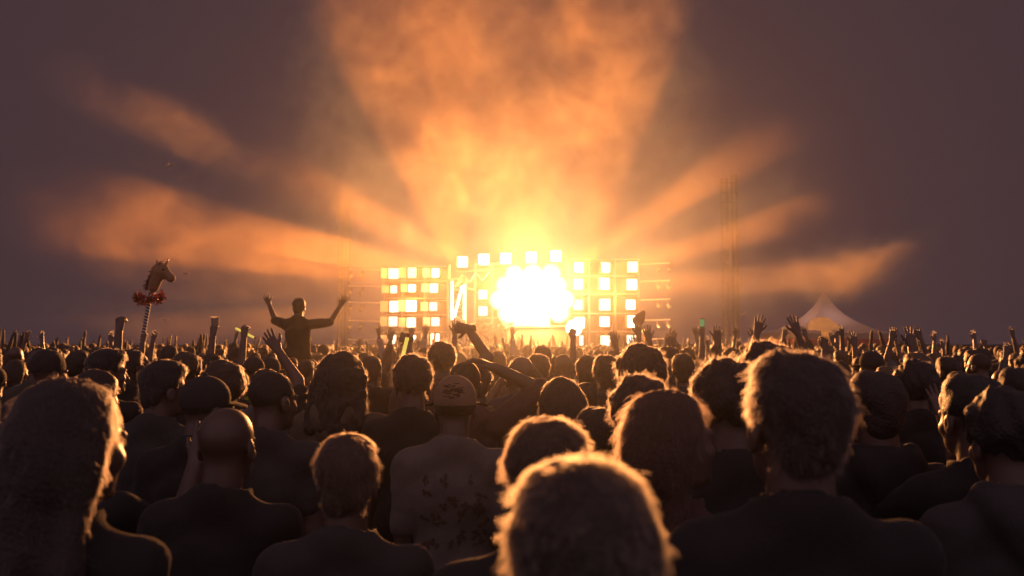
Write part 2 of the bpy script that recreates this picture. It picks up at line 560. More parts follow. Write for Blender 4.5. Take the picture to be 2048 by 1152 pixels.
def sdf_hair(kind, h=0.0085, seed=1):
    long_ = kind in ('long', 'curly_long', 'ponytail')
    s = SDF((-0.16, -0.24, -0.42 if long_ else -0.16), (0.16, 0.16, 0.26), h)
    if kind == 'buzz':
        s.ell((0, -0.016, 0.040), (0.080, 0.100, 0.086), 0)
    elif kind in ('short', 'side'):
        s.ell((0, -0.018, 0.046), (0.086, 0.106, 0.092), 0)
        s.ell((0, 0.02, 0.098), (0.066, 0.076, 0.040), 0.03)
        s.ell((0, -0.07, -0.02), (0.064, 0.044, 0.06), 0.03)
    elif kind == 'curly':
        s.ell((0, -0.018, 0.056), (0.101, 0.118, 0.104), 0)
    elif kind == 'afro':
        s.ell((0, -0.022, 0.062), (0.122, 0.134, 0.124), 0)
    elif kind == 'long':
        s.ell((0, -0.018, 0.044), (0.088, 0.107, 0.090), 0)
        s.cap((0, -0.07, 0.0), (0, -0.115, -0.20), 0.078, 0.066, 0.03); s.cap((0, -0.115, -0.20), (0, -0.14, -0.35), 0.066, 0.050, 0.02)
        for e in (-1, 1): s.cap((e * 0.07, -0.03, 0.02), (e * 0.088, -0.10, -0.22), 0.036, 0.036, 0.03); s.cap((e * 0.088, -0.10, -0.22), (e * 0.080, -0.135, -0.34), 0.036, 0.024, 0.02)
    elif kind == 'curly_long':
        s.ell((0, -0.02, 0.052), (0.105, 0.118, 0.096), 0)
        s.cap((0, -0.07, 0.0), (0, -0.115, -0.22), 0.10, 0.082, 0.03)
        for e in (-1, 1): s.cap((e * 0.085, -0.03, 0.02), (e * 0.115, -0.09, -0.22), 0.05, 0.055, 0.03)
    elif kind in ('bun', 'ponytail'):
        s.ell((0, -0.016, 0.042), (0.083, 0.103, 0.088), 0)
        if kind == 'bun': s.ell((0, -0.07, 0.135), (0.045, 0.045, 0.04), 0.012)
        else:
            s.cap((0, -0.10, 0.06), (0, -0.155, 0.02), 0.024, 0.032, 0.015)
            s.cap((0, -0.155, 0.02), (0, -0.13, -0.26), 0.034, 0.016, 0.015)
    s.ell((0, 0.115, -0.055), (0.082, 0.095, 0.105), 0.008, True)
    if kind in ('short', 'side', 'buzz', 'bun', 'ponytail', 'afro', 'curly'):
        for e in (-1, 1): s.ell((e * 0.09, 0.0, -0.03), (0.035, 0.040, 0.055), 0.008, True)
    amp, f = {'curly': (0.011, 95), 'afro': (0.010, 90), 'curly_long': (0.013, 80), 'short': (0.009, 62), 'side': (0.009, 48),
              'long': (0.008, 42), 'buzz': (0.0015, 90)}.get(kind, (0.004, 70))
    s.wobble(amp, f, seed)
    return s.nets()

# ---- body with arms
REST = {
    'down': (((0.10, 0.02, -1), (0.04, 0.22, -1), 'relaxed'), ((0.10, 0.02, -1), (0.04, 0.22, -1), 'relaxed')),
    'right_up': (((0.45, 0.35, 0.85), (0.05, 0.18, 1), 'open'), ((0.10, 0.02, -1), (0.04, 0.3, -1), 'relaxed')),
    'left_up': (((0.10, 0.02, -1), (0.04, 0.25, -1), 'relaxed'), ((0.42, 0.35, 0.9), (0.10, 0.15, 1), 'open')),
    'right_fist': (((0.35, 0.45, 0.85), (0.02, 0.10, 1), 'fist'), ((0.10, 0.02, -1), (0.04, 0.25, -1), 'relaxed')),
    'both_up': (((0.55, 0.20, 0.85), (0.12, 0.10, 1), 'open'), ((0.50, 0.25, 0.85), (0.2, 0.10, 1), 'open')),
    'clap': (((0.35, 0.85, 0.15), (-0.55, 0.35, 0.85), 'relaxed'), ((0.35, 0.85, 0.15), (-0.55, 0.35, 0.85), 'relaxed')),
    'phone': (((0.30, 0.80, 0.25), (-0.40, 0.30, 0.9), 'grip'), ((0.30, 0.80, 0.25), (-0.40, 0.30, 0.9), 'grip')),
    'spread': (((0.62, 0.50, 0.10), (0.50, 0.10, 0.86), 'open'), ((0.64, 0.50, 0.16), (0.42, 0.15, 0.88), 'open')),
    'bent_over': (((0.55, 0.35, 0.80), (-0.15, 0.15, 1.0), 'flop'), ((0.10, 0.02, -1), (0.04, 0.25, -1), 'relaxed')),
    'hand_on_head': (((0.80, 0.15, 0.62), (-0.85, -0.12, 0.42), 'relaxed'), ((0.10, 0.02, -1), (0.04, 0.25, -1), 'relaxed')),
    'arch': (((0.62, 0.20, 0.80), (-0.25, 0.10, 1.0), 'flop'), ((0.62, 0.20, 0.80), (-0.25, 0.10, 1.0), 'flop')),
    'forward_up': (((0.12, 0.85, 0.35), (-0.05, 0.12, 1), 'open'), ((0.10, 0.02, -1), (0.04, 0.25, -1), 'relaxed')),
    'forward_grip': (((0.12, 0.85, 0.35), (-0.05, 0.12, 1), 'grip'), ((0.10, 0.02, -1), (0.04, 0.25, -1), 'relaxed')),
    'left_forward': (((0.10, 0.02, -1), (0.04, 0.25, -1), 'relaxed'), ((0.15, 0.85, 0.30), (-0.02, 0.15, 1), 'open')),
    'low_forward': (((0.15, 0.80, -0.40), (0.05, 0.35, 0.92), 'open'), ((0.10, 0.02, -1), (0.04, 0.25, -1), 'relaxed')),
    'low_left': (((0.10, 0.02, -1), (0.04, 0.25, -1), 'relaxed'), ((0.15, 0.80, -0.40), (0.05, 0.35, 0.92), 'open')),
    'mid_grip': (((0.12, 0.85, -0.10), (-0.05, 0.22, 1), 'grip'), ((0.10, 0.02, -1), (0.04, 0.25, -1), 'relaxed')),
    'clap_high': (((0.30, 0.45, 0.85), (-0.28, 0.10, 1), 'open'), ((0.30, 0.45, 0.85), (-0.28, 0.10, 1), 'open')),
    'wave_left': (((0.10, 0.02, -1), (0.04, 0.25, -1), 'relaxed'), ((0.25, 0.45, 0.80), (0.62, 0.10, 0.85), 'open')),
    'over_right': (((0.55, 0.20, 0.80), (-0.42, 0.05, 0.62), 'flop'), ((0.10, 0.02, -1), (0.04, 0.25, -1), 'relaxed')),
    'right_grip': (((0.35, 0.35, 0.88), (0.05, 0.10, 1), 'grip'), ((0.10, 0.02, -1), (0.04, 0.25, -1), 'relaxed')),
    'on_hip': (((0.10, 0.02, -1), (0.04, 0.25, -1), 'relaxed'), ((0.62, -0.22, -0.75), (-0.72, 0.35, -0.5), 'fist')),
    'wave_high': (((0.30, 0.30, 0.95), (0.62, 0.25, 0.85), 'open'), ((0.10, 0.02, -1), (0.04, 0.25, -1), 'relaxed')),
}
UPPER, FORE = 0.285, 0.255

def skeleton(female, pose, seated=False):
    sw = 0.150 if female else 0.176
    J = {}
    for side, e, spec in (('R', 1, REST[pose][0]), ('L', -1, REST[pose][1])):
        u, f, hand = spec
        u = Vector((u[0] * e, u[1], u[2])).normalized(); f = Vector((f[0] * e, f[1], f[2])).normalized()
        lift = max(0.0, u.z) * 0.055
        S = Vector((e * (sw - lift * 0.3), -0.02, 1.408 + lift))
        E = S + u * UPPER; W = E + f * FORE
        J[side] = (S, E, W, f, hand, e)
    return J

def legs(s, female, infl=0.0, seated=False, foot=True):
    hw = 0.088
    for e in (-1, 1):
        if seated:
            a, b, c = (e * hw, 0.02, 0.93), (e * 0.16, 0.36, 0.97), (e * 0.14, 0.40, 0.55)
            ft = ((e * 0.14, 0.39, 0.50), (e * 0.15, 0.54, 0.46))
        else:
            a, b, c = (e * hw, 0, 0.92), (e * 0.105, 0.012, 0.50), (e * 0.115, -0.012, 0.085)
            ft = ((e * 0.115, -0.03, 0.045), (e * 0.135, 0.14, 0.032))
        s.cap(a, b, 0.085 + infl, 0.056 + infl, 0.02); s.cap(b, c, 0.055 + infl, 0.038 + infl * 1.6, 0.015)
        if foot:
            s.cap(*ft, 0.042, 0.032, 0.01)

def torso(s, female, J, infl=0.0, arm=1.0):
    if female:
        s.ell((0, -0.01, 1.27), (0.142 + infl, 0.10 + infl, 0.20), 0)
        for e in (-1, 1): s.ell((e * 0.062, 0.062 + infl, 1.275), (0.055, 0.045, 0.055), 0.05)
        s.ell((0, 0, 1.09), (0.122 + infl, 0.095 + infl, 0.16), 0.06)
        s.ell((0, -0.01, 0.94), (0.172 + infl, 0.125 + infl, 0.13), 0.06)
    else:
        s.ell((0, -0.01, 1.28), (0.160 + infl, 0.112 + infl, 0.20), 0)
        s.ell((0, 0.005, 1.08), (0.148 + infl, 0.108 + infl, 0.17), 0.06)
        s.ell((0, 0, 0.95), (0.162 + infl, 0.115 + infl, 0.12), 0.06)
    for k, (S, E, W, f, hand, e) in J.items():
        s.cap((0, -0.02, 1.425), S, 0.056 + infl, 0.050 + infl, 0.03)
        s.cap((e * 0.02, -0.040, 1.488), (S.x * 0.70, S.y - 0.01, S.z + 0.004), 0.050 + infl * 0.5, 0.040 + infl * 0.5, 0.045)
        sc_ = 0.84 if female else 1.0
        s.cap(S, S + (E - S) * min(1, arm), (0.050 * sc_) + infl, (0.042 * sc_) + infl * 1.05, 0.03)
        if arm > 1: s.cap(E, E + (W - E) * (arm - 1), 0.042 * sc_ + infl, 0.029 + infl, 0.012)

_cache = {}
def cached(key, fn):
    if key not in _cache: _cache[key] = fn()
    return _cache[key]

def bounds(J, pad=0.16):
    xs = [p for k in J.values() for p in k[:3]]
    lo = [min(-0.30, min(p.x for p in xs) - pad), min(-0.24, min(p.y for p in xs) - pad), -0.02]
    hi = [max(0.30, max(p.x for p in xs) + pad), max(0.24, max(p.y for p in xs) + pad), max(1.62, max(p.z for p in xs) + pad)]
    return lo, hi

HEAD_C = Vector((0, 0.015, 1.638))
def head_matrix(yaw=0, pitch=0, roll=0):
    nk = Vector((0, -0.03, 1.50))
    rot = Matrix.Rotation(R(yaw), 4, 'Z') @ Matrix.Rotation(R(-pitch), 4, 'X') @ Matrix.Rotation(R(roll), 4, 'Y')
    return Matrix.Translation(nk) @ rot @ Matrix.Translation(HEAD_C - nk)

def hand_matrix(W, f, e, palm=None):
    z = f.normalized()
    want = Vector(palm) if palm is not None else Vector((0, 1, 0))
    y = (want - z * want.dot(z))
    if y.length < 0.05: y = Vector((0, 0, 1)) - z * z.z
    y.normalize()
    x = y.cross(z)
    M = Matrix((x, y, z)).transposed().to_4x4()
    M.translation = W
    return M

def body_mesh(female, pose, head=(0, 0, 0), h=0.016, seated=False, lod=0):
    def go():
        J = skeleton(female, pose)
        lo, hi = bounds(J)
        if seated: hi[1] = max(hi[1], 0.62)
        s = SDF(lo, hi, h)
        torso(s, female, J, 0.0, 2.0)
        legs(s, female, seated=seated)
        parts = [s.nets()]
        v, q = cached(('head', female, lod), lambda: sdf_head((0.0065, 0.011)[lod], female))
        parts.append((xf(v, head_matrix(*head)), q))
        for k, (S, E, W, f, hand, e) in J.items():
            v, q = cached(('hand', hand, lod), lambda: sdf_hand(hand, (0.0048, 0.0062)[lod]))
            pal = (0, 1, 0) if f.z > 0 else (-e, 0.2, 0)
            if pose in ('clap',): pal = (-e, 0.15, 0.2)
            if pose in ('hand_on_head',) and f.z > 0: pal = (0, 0.1, -1)
            fd = f.copy()
            if hand == 'flop': fd = (f + Vector((-e * 0.9, 0.9, -0.75))).normalized()
            M = hand_matrix(W, fd, e, pal)
            if e > 0:
                v2, q2 = xf(v, M), q
            else:
                m = v * np.array((-1, 1, 1)); v2, q2 = xf(m, M), q[:, ::-1]
            # thumb side: right hand's thumb points to the body's middle when the palm faces forward
            parts.append((v2, q2))
        V, Q = join(parts)
        return np_mesh('person', V, Q, [M_SKIN])
    return cached(('body', female, pose, head, h, seated, lod), go)

def shirt_mesh(female, pose, sleeve=0.62, loose=0.018, h=0.014, hem=0.90, hood=False):
    def go():
        J = skeleton(female, pose)
        lo, hi = bounds(J, 0.12)
        lo[2] = hem - 0.06
        s = SDF(lo, hi, h)
        torso(s, female, J, loose, sleeve)
        s.ell((0, 0, 0.97), ((0.172 if female else 0.165) + loose, 0.125 + loose, 0.16), 0.05)
        if hood:
            for e in (-1, 1): s.cap((0, -0.105, 1.475), (e * 0.085, -0.045, 1.505), 0.046, 0.040, 0.015); s.cap((e * 0.085, -0.045, 1.505), (e * 0.075, 0.06, 1.455), 0.038, 0.028, 0.015)
            for e in (-1, 1): s.cap((e * 0.075, -0.095, 1.475), (e * 0.02, -0.128, 1.385), 0.046, 0.042, 0.03)
            s.ell((0, -0.125, 1.43), (0.075, 0.030, 0.06), 0.03)
        s.wobble(0.010, 15, 3); s.wobble(0.004, 50, 4); s.folds(0.0052)
        s.ell((0, -0.016, 1.508), (0.092, 0.090, 0.030), 0.012)
        s.cap((0, -0.012, 1.45), (0, 0.02, 1.75), 0.069, 0.105, 0.003, True)
        s.below(hem)
        V, Q = s.nets()
        return np_mesh('shirt', V, Q, [M_CLOTH])
    return cached(('shirt', female, pose, sleeve, loose, h, hem, hood), go)

def trousers_mesh(female, seated=False, h=0.018):
    def go():
        s = SDF((-0.30, -0.26, 0.02), (0.30, 0.62 if seated else 0.26, 1.10), h)
        s.ell((0, 0, 0.95), ((0.172 if female else 0.164) + 0.010, 0.125, 0.125), 0)
        legs(s, female, 0.012, seated, False)
        s.wobble(0.004, 24, 5)
        s.above(1.0)
        if not seated: s.below(0.07)
        V, Q = s.nets()
        return np_mesh('trousers', V, Q, [M_CLOTH])
    return cached(('trousers', female, seated, h), go)

def hair_mesh(kind, lod=0):
    return cached(('hairmesh', kind, lod), lambda: np_mesh('hair', *sdf_hair(kind, (0.0085, 0.013)[lod]), [M_HAIR]))

def strands(kind, n, length, lod=0, rad=0.00028, seed=0):
    """Loose hairs standing off the surface of a head of hair."""
    def go():
        me = hair_mesh(kind, lod)
        nv = len(me.vertices)
        co = np.empty(nv * 3, np.float32); me.vertices.foreach_get('co', co); co = co.reshape(-1, 3)
        no = np.empty(nv * 3, np.float32); me.vertex_normals.foreach_get('vector', no); no = no.reshape(-1, 3)
        r = np.random.RandomState(seed + 7)
        i = r.randint(0, nv, n)
        p = co[i] + r.normal(size=(n, 3)) * 0.003
        nn = no[i]
        k = 5
        curl = kind in ('curly', 'afro', 'curly_long')
        down = np.array((0, -0.25, -1.0))
        tang = down - nn * (nn @ down)[:, None]
        tang /= np.linalg.norm(tang, axis=1)[:, None] + 1e-6
        rnd = r.normal(size=(n, 3)) * (0.75 if curl else 0.38)
        d = nn * (0.6 if curl else 0.34) + tang * (0.35 if curl else 0.85) + rnd
        d /= np.linalg.norm(d, axis=1)[:, None]
        L = length * r.uniform(0.35, 1.0, n) ** 1.2
        pts = np.zeros((n, k, 3), np.float32)
        bend = r.normal(size=(n, 3)) * (0.9 if curl else 0.25) + np.array((0, 0, -0.5))
        for j in range(k):
            t = j / (k - 1)
            pts[:, j] = p - nn * 0.004 + (d * t + bend * 0.5 * t * t) * L[:, None]
        ng_ = max(1, n // 14); gp = p[:ng_]; own = np.empty(n, int)
        for a in range(0, n, 600):
            own[a:a + 600] = ((p[a:a + 600, None] - gp[None]) ** 2).sum(2).argmin(1)
        for j in range(1, k):
            t = (j / (k - 1)) ** 1.3 * 0.72
            pts[:, j] = pts[:, j] * (1 - t) + (pts[own, j] + (p - p[own]) * 0.35) * t
        hc = bpy.data.hair_curves.new('strands')
        hc.add_curves([k] * n)
        hc.points.foreach_set('position', pts.ravel())
        ra = hc.attributes.get('radius') or hc.attributes.new('radius', 'FLOAT', 'POINT')
        rr = np.tile(np.linspace(1, 0.35, k) * rad, n).astype(np.float32)
        ra.data.foreach_set('value', rr)
        hc.materials.append(M_STRAND)
        return hc
    return cached(('strands', kind, n, length, lod, rad, seed), go)

# ---- materials of people: the colour of each piece comes from its own object
def obj_mat(name, rough=0.8, sheen=0.0, spec=0.3, bump=0.0, bscale=60, sss=0.0):
    m = mat(name, (0.5, 0.5, 0.5), rough, bump=bump, nscale=bscale, sheen=sheen, spec=spec)
    nt = m.node_tree
    oi = nt.nodes.new('ShaderNodeObjectInfo')
    nz = nt.nodes.new('ShaderNodeTexNoise'); nz.inputs['Scale'].default_value = 9; nz.inputs['Detail'].default_value = 3
    tc = nt.nodes.new('ShaderNodeTexCoord'); nt.links.new(tc.outputs['Object'], nz.inputs['Vector'])
    mr = nt.nodes.new('ShaderNodeMapRange'); mr.inputs[3].default_value = 0.7; mr.inputs[4].default_value = 1.3
    nt.links.new(nz.outputs['Fac'], mr.inputs[0])
    mx = nt.nodes.new('ShaderNodeVectorMath'); mx.operation = 'SCALE'
    nt.links.new(oi.outputs['Color'], mx.inputs[0]); nt.links.new(mr.outputs[0], mx.inputs['Scale'])
    nt.links.new(mx.outputs[0], nt.nodes['Principled BSDF'].inputs['Base Color'])
    return m
M_SKIN = obj_mat('skin', 0.42, spec=0.7, bump=0.08, bscale=240)
M_CLOTH = obj_mat('cloth', 0.85, sheen=0.12, spec=0.3, bump=0.25, bscale=160)
M_HAIR = obj_mat('hair', 0.5, sheen=0.10, spec=0.45, bump=0.5, bscale=130)
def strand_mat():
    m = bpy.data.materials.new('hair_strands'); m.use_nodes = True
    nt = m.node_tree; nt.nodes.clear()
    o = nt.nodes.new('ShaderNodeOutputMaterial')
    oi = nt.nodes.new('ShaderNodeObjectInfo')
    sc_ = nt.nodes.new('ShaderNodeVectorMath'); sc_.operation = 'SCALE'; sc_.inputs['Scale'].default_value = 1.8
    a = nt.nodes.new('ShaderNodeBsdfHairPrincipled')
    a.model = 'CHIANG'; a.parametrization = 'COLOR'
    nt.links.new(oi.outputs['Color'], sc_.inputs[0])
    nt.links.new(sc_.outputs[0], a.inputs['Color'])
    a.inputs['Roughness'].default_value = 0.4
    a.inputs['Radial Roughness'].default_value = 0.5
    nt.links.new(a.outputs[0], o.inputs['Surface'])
    return m
M_STRAND = strand_mat()

HAIRCOL = {'black': (0.036, 0.030, 0.030), 'dark brown': (0.052, 0.038, 0.034), 'brown': (0.075, 0.050, 0.038), 'blond': (0.15, 0.105, 0.065), 'auburn': (0.085, 0.045, 0.036)}
SKINCOL = ((0.145, 0.092, 0.073), (0.115, 0.072, 0.056), (0.075, 0.048, 0.038), (0.17, 0.112, 0.09))
SHIRTCOL = {'black': (0.034, 0.032, 0.034), 'charcoal': (0.065, 0.062, 0.064), 'navy': (0.040, 0.045, 0.075), 'grey': (0.15, 0.145, 0.145),
            'maroon': (0.12, 0.062, 0.064), 'olive': (0.10, 0.095, 0.07), 'tan': (0.17, 0.13, 0.10), 'white': (0.34, 0.32, 0.31)}

def child(name, data, parent, color=None, M=None, label=None):
    o = bpy.data.objects.new(name, data)
    COL.objects.link(o)
    o.parent = parent
    if color is not None: o.color = (*color, 1)
    if M is not None: o.matrix_local = M
    if label: o['label'] = label
    return o

def cap_parts(root, M, shell=(0.3, 0.22, 0.15), back=True):
    """Baseball cap: crown, mesh-back panel, strap and visor; children of the wearer."""
    def crown():
        s = SDF((-0.13, -0.15, -0.06), (0.13, 0.24, 0.19), 0.007)
        s.ell((0, -0.012, 0.045), (0.090, 0.111, 0.098), 0)
        s.ell((0, -0.012, 0.150), (0.010, 0.010, 0.007), 0.003)
        s.below(0.010)
        return np_mesh('cap', *s.nets(), [M_CLOTH])
    c = child('cap', cached('capcrown', crown), root, shell, M)
    def visor():
        mb = MB(); n = 14
        top, bot = [], []
        for r0, zz in ((0.095, 0.02), (0.135, 0.016), (0.172, 0.004)):
            for k in range(n + 1):
                a = R(32 + 116 * k / n)
                top.append((r0 * 0.92 * math.cos(a), r0 * math.sin(a) - 0.005, zz + 0.012 * math.sin(a)))
        bot = [(x, y, z - 0.006) for x, y, z in top]
        m = len(top)
        f = []
        for j in range(2):
            for k in range(n):
                a = j * (n + 1) + k
                f += [(a, a + 1, a + n + 2, a + n + 1), (m + a + 1, m + a, m + a + n + 1, m + a + n + 2)]
        for k in range(n): f.append((2 * (n + 1) + k, 2 * (n + 1) + k + 1, m + 2 * (n + 1) + k + 1, m + 2 * (n + 1) + k))
        mb.add(top + bot, f)
        me = mb.mesh('visor', True); me.materials.append(M_CLOTH); return me
    child('visor', cached('visor', visor), c, (0.02, 0.018, 0.02))
    return c

def beanie_mesh():
    def go():
        s = SDF((-0.13, -0.15, -0.04), (0.13, 0.13, 0.20), 0.008)
        s.ell((0, -0.014, 0.050), (0.088, 0.108, 0.105), 0)
        s.wobble(0.004, 90, 8)
        s.below(0.012)
        return np_mesh('beanie', *s.nets(), [M_CLOTH])
    return cached('beanie', go)

def person(loc, rz=0.0, scale=1.0, female=False, pose='down', hair='short', haircol='dark brown', skin=0, shirt='black', sleeve=0.62,
           head=(0, 0, 0), lod=0, strand=(0, 0), seated=False, hood=False, label=None, group=None, trouser=(0.05, 0.05, 0.055), hems=0.90, loose=0.019, shirt_rgb=None, rad=0.00028):
    h = 0.014 if lod == 0 else 0.021
    root = bpy.data.objects.new('person', body_mesh(female, pose, tuple(head), h, seated, lod))
    COL.objects.link(root)
    root.location = loc
    root.rotation_euler = (0, 0, rz)
    root.scale = (scale,) * 3
    root.color = (*SKINCOL[skin], 1)
    tag(root, label, 'person', group)
    M = head_matrix(*head)
    hc = HAIRCOL[haircol]
    child('shirt', shirt_mesh(female, pose, sleeve, loose, 0.013 if lod == 0 else 0.021, hems, hood), root, shirt_rgb or SHIRTCOL[shirt])
    child('trousers', trousers_mesh(female, seated, 0.018 if lod == 0 else 0.024), root, trouser)
    if hair == 'bald': pass
    elif hair == 'cap':
        child('hair', hair_mesh('buzz', lod), root, hc, M)
        cap_parts(root, M, (0.05, 0.045, 0.05))
    elif hair == 'beanie': child('beanie', beanie_mesh(), root, (0.06, 0.05, 0.05), M)
    else:
        hm = child('hair', hair_mesh(hair, lod), root, hc, M)
        if strand[0]: child('strands', strands(hair, strand[0], strand[1], lod, rad), hm, hc)
    return root

def face_stage(x, y, jitter=0.0):
    return math.atan2(-(x * 0.85 - 0.6), STAGE - y) * -1.0 * -1 + jitter

def stand(px, pytop, Y, **kw):
    """A person whose crown stands at this picture position and distance, feet on the ground."""
    p = at(px, pytop, Y)
    extra = {'bald': 0.0, 'buzz': 0.006, 'short': 0.022, 'side': 0.022, 'curly': 0.045, 'afro': 0.07, 'long': 0.015, 'curly_long': 0.035, 'bun': 0.055, 'ponytail': 0.01, 'cap': 0.025, 'beanie': 0.037}[kw.get('hair', 'short')]
    sc_ = p.z / (1.758 + extra)
    rz = kw.pop('rz', None)
    if rz is None: rz = math.atan2(-(0.6 - p.x), STAGE - Y)
    return person((p.x, Y, 0), rz + kw.pop('turn', 0.0), sc_, **kw)
# ------------------------------------------------------------------ stage
M_METAL = mat('aluminium', (0.28, 0.26, 0.24), 0.4, metal=0.85, noise=0.2, nscale=6)
M_STEEL = mat('dark_steel', (0.16, 0.14, 0.13), 0.5, metal=0.5, noise=0.3, nscale=8)
M_BLACK = mat('black_housing', (0.04, 0.037, 0.035), 0.6, noise=0.3, nscale=12)
M_REFL = mat('white_reflector', (0.75, 0.70, 0.60), 0.5, noise=0.1)
M_PANEL = mat('lamp_face', (0.8, 0.8, 0.75), 0.6, emit=(1.0, 0.83, 0.56), estr=4.5)
M_PANEL_HOT = mat('hot_lamp_face', (0.8, 0.8, 0.75), 0.6, emit=(1.0, 0.80, 0.50), estr=10.0)
for m_ in (M_PANEL,):                 # no two lamps burn equally bright
    nt = m_.node_tree; oi = nt.nodes.new('ShaderNodeObjectInfo'); mr = nt.nodes.new('ShaderNodeMapRange')
    mr.inputs[3].default_value = 1.1; mr.inputs[4].default_value = 4.2
    nt.links.new(oi.outputs['Random'], mr.inputs[0]); nt.links.new(mr.outputs[0], nt.nodes['Principled BSDF'].inputs['Emission Strength'])
M_PANEL_HALO = mat('halo_lamp_face', (0.06, 0.05, 0.04), 0.6, emit=(1.0, 0.66, 0.27), estr=1.0)  # dim outer lenses, their colour imitating the soft edge of the glow
M_GLOW_BAR = mat('lit_strut_glow', (0.8, 0.8, 0.75), 0.6, emit=(1.0, 0.85, 0.6), estr=5.0)  # emission standing in for light on the tower struts
M_TIMBER = mat('stage_ply', (0.10, 0.075, 0.05), 0.7, noise=0.3, nscale=5)
M_CLOTH_BACK = mat('backdrop_cloth', (0.12, 0.075, 0.05), 0.9, noise=0.3, nscale=3)
KX = STAGE / FPX                       # metres per photograph pixel at the stage
def SX(px): return at(px, 600, STAGE).x
def SZ(py): return at(1024, py, STAGE).z

def light_panel(px, py, w, label, group, yaw=0.0, door=0, hot=False, Y=STAGE - 0.2, hgt=None):
    """A square lamp box: housing, glowing face, and a white barn door at one side."""
    c = at(px, py, Y)
    m = w * KX; hh = (hgt or w * 1.05) * KX
    r = empty('lamp_box', (c.x, c.y, c.z), R(yaw))
    tag(r, label, 'stage light', group)
    b = MB(); t = 0.035
    b.box((0, 0.10, 0), (m + 2 * t, 0.04, hh + 2 * t))
    for e in (-1, 1):
        b.box((e * (m / 2 + t / 2), 0.0, 0), (t, 0.155, hh + 2 * t))
        b.box((0, 0.0, e * (hh / 2 + t / 2)), (m - 0.002, 0.155, t))
    b.build('housing', M_BLACK, r)
    MB().box((0, 0.02, 0), (m - 0.006, 0.02, hh - 0.006)).build('lamp_face', M_PANEL_HOT if hot else M_PANEL, r)
    MB().bar((0, 0.11, hh / 2 + t), (0, 0.11, hh / 2 + t + 0.10), 0.05).build('yoke', M_STEEL, r)
    if door:
        q = Matrix.Rotation(R(-door * 38), 3, 'Z')
        MB().box((door * (m / 2 + 0.22), -0.20, 0), (0.40, 0.02, hh), q).build('barn_door', M_REFL, r)
    return r

ROWN = ('top', 'second', 'middle', 'fourth', 'bottom')
COLN = ('outer', 'middle', 'inner')
rnd = random.Random(5)
for ci, px in enumerate((786, 823, 869)):
    for ri, py in enumerate((546, 577, 612, 643, 679)):
        light_panel(px + rnd.uniform(-2, 3), py + rnd.uniform(-1, 2), rnd.uniform(14, 21), f'square lit lamp box with side reflector, {ROWN[ri]} row, {COLN[ci]} column of the left light bank',
                    'lamp boxes of the left light bank', yaw=rnd.uniform(-22, 8), door=-1)
for ci, px in enumerate((1157, 1210, 1263)):
    for ri, py in enumerate((534, 568, 608, 644, 680)):
        light_panel(px + rnd.uniform(-2, 2), py + rnd.uniform(-1.5, 1.5), rnd.uniform(18, 24), f'square lit lamp box, {ROWN[ri]} row, {("inner", "middle", "outer")[ci]} column of the right light bank',
                    'lamp boxes of the right light bank', yaw=rnd.uniform(-14, 16), hot=(ci == 0 and ri < 2))
# middle of the stage: round lamps laid out to shape the core glow, and the row above
def round_lamp(px, py, rad, label):
    c = at(px, py, STAGE - 0.55); r_ = rad * KX
    r = empty('round_lamp', tuple(c)); tag(r, label, 'stage light', 'round lamps of the central lamp wall')
    MB().tube((0, 0.34, 0), (0, 0.0, 0), r_ * 0.55, r_ * 1.06, n=20).build('housing', M_BLACK, r)
    MB().tube((0, -0.004, 0), (0, -0.05, 0), r_, r_ * 0.85, n=20).build('lens', M_PANEL_HOT if (px - 1064) ** 2 + (1.2 * (py - 598)) ** 2 < 46 ** 2 else M_PANEL_HALO, r)
for row, (py, xs) in enumerate(((545, (1030, 1066, 1100)), (571, (1008, 1044, 1081, 1117)), (598, (1000, 1033, 1066, 1100, 1131)), (625, (1016, 1050, 1084, 1117)), (648, (1046, 1078)))):
    for k, px in enumerate(xs):
        round_lamp(px + rnd.uniform(-3, 3), py + rnd.uniform(-3, 3), rnd.uniform(16, 20), f'round lamp shaping the core glow, {ROWN[row]} row, {("first", "second", "third", "fourth", "fifth")[k]} from the left in the central cluster')
for px, py, nm in ((925, 524, 'standing alone above the lattice tower'), (968, 519, 'first of the row above the lamp wall'), (1012, 517, 'second of the row above the lamp wall'), (1062, 515, 'third of the row above the lamp wall'), (1112, 512, 'last of the row above the lamp wall')):
    light_panel(px, py, 20, 'small square lamp box, ' + nm, 'lamp boxes along the top of the stage', hot=px > 950)
for py, nm in ((589, 'upper'), (622, 'lower')):
    light_panel(966, py, 17, f'{nm} lamp box between the lattice tower and the lamp wall', 'lamp boxes between tower and lamp wall')

def bank(name, label, xs, ys, Y):
    r = empty(name, (SX((xs[0] + xs[-1]) / 2), Y, 0))
    tag(r, label, 'lighting frame')
    top = SZ(ys[0]) + 0.05
    ox = r.location.x
    for k, x in enumerate(xs):
        MB().box((SX(x) - ox, 0, top / 2), (0.10, 0.10, top)).build('post', M_METAL, r)
        MB().box((SX(x) - ox, 0.9, top / 2), (0.08, 0.08, top)).build('rear_post', M_STEEL, r)
    for y in ys:
        MB().box((0, -0.10, SZ(y)), (SX(xs[-1]) - SX(xs[0]) + 0.1, 0.09, 0.07)).build('shelf_rail', M_METAL, r)
        MB().box((0, 0.5, SZ(y) - 0.07), (SX(xs[-1]) - SX(xs[0]) - 0.12, 0.78, 0.03)).build('shelf', M_TIMBER, r)
    for k in range(len(xs) - 1):
        MB().bar((SX(xs[k]) - ox + 0.06, 0.84, 0.3), (SX(xs[k + 1]) - ox - 0.06, 0.84, top - 0.1), 0.04).build('brace', M_STEEL, r)
    MB().box((0, 1.05, top / 2 + 0.3), (SX(xs[-1]) - SX(xs[0]) - 0.05, 0.03, top - 0.7)).build('back_cloth', M_CLOTH_BACK, r)
    return r
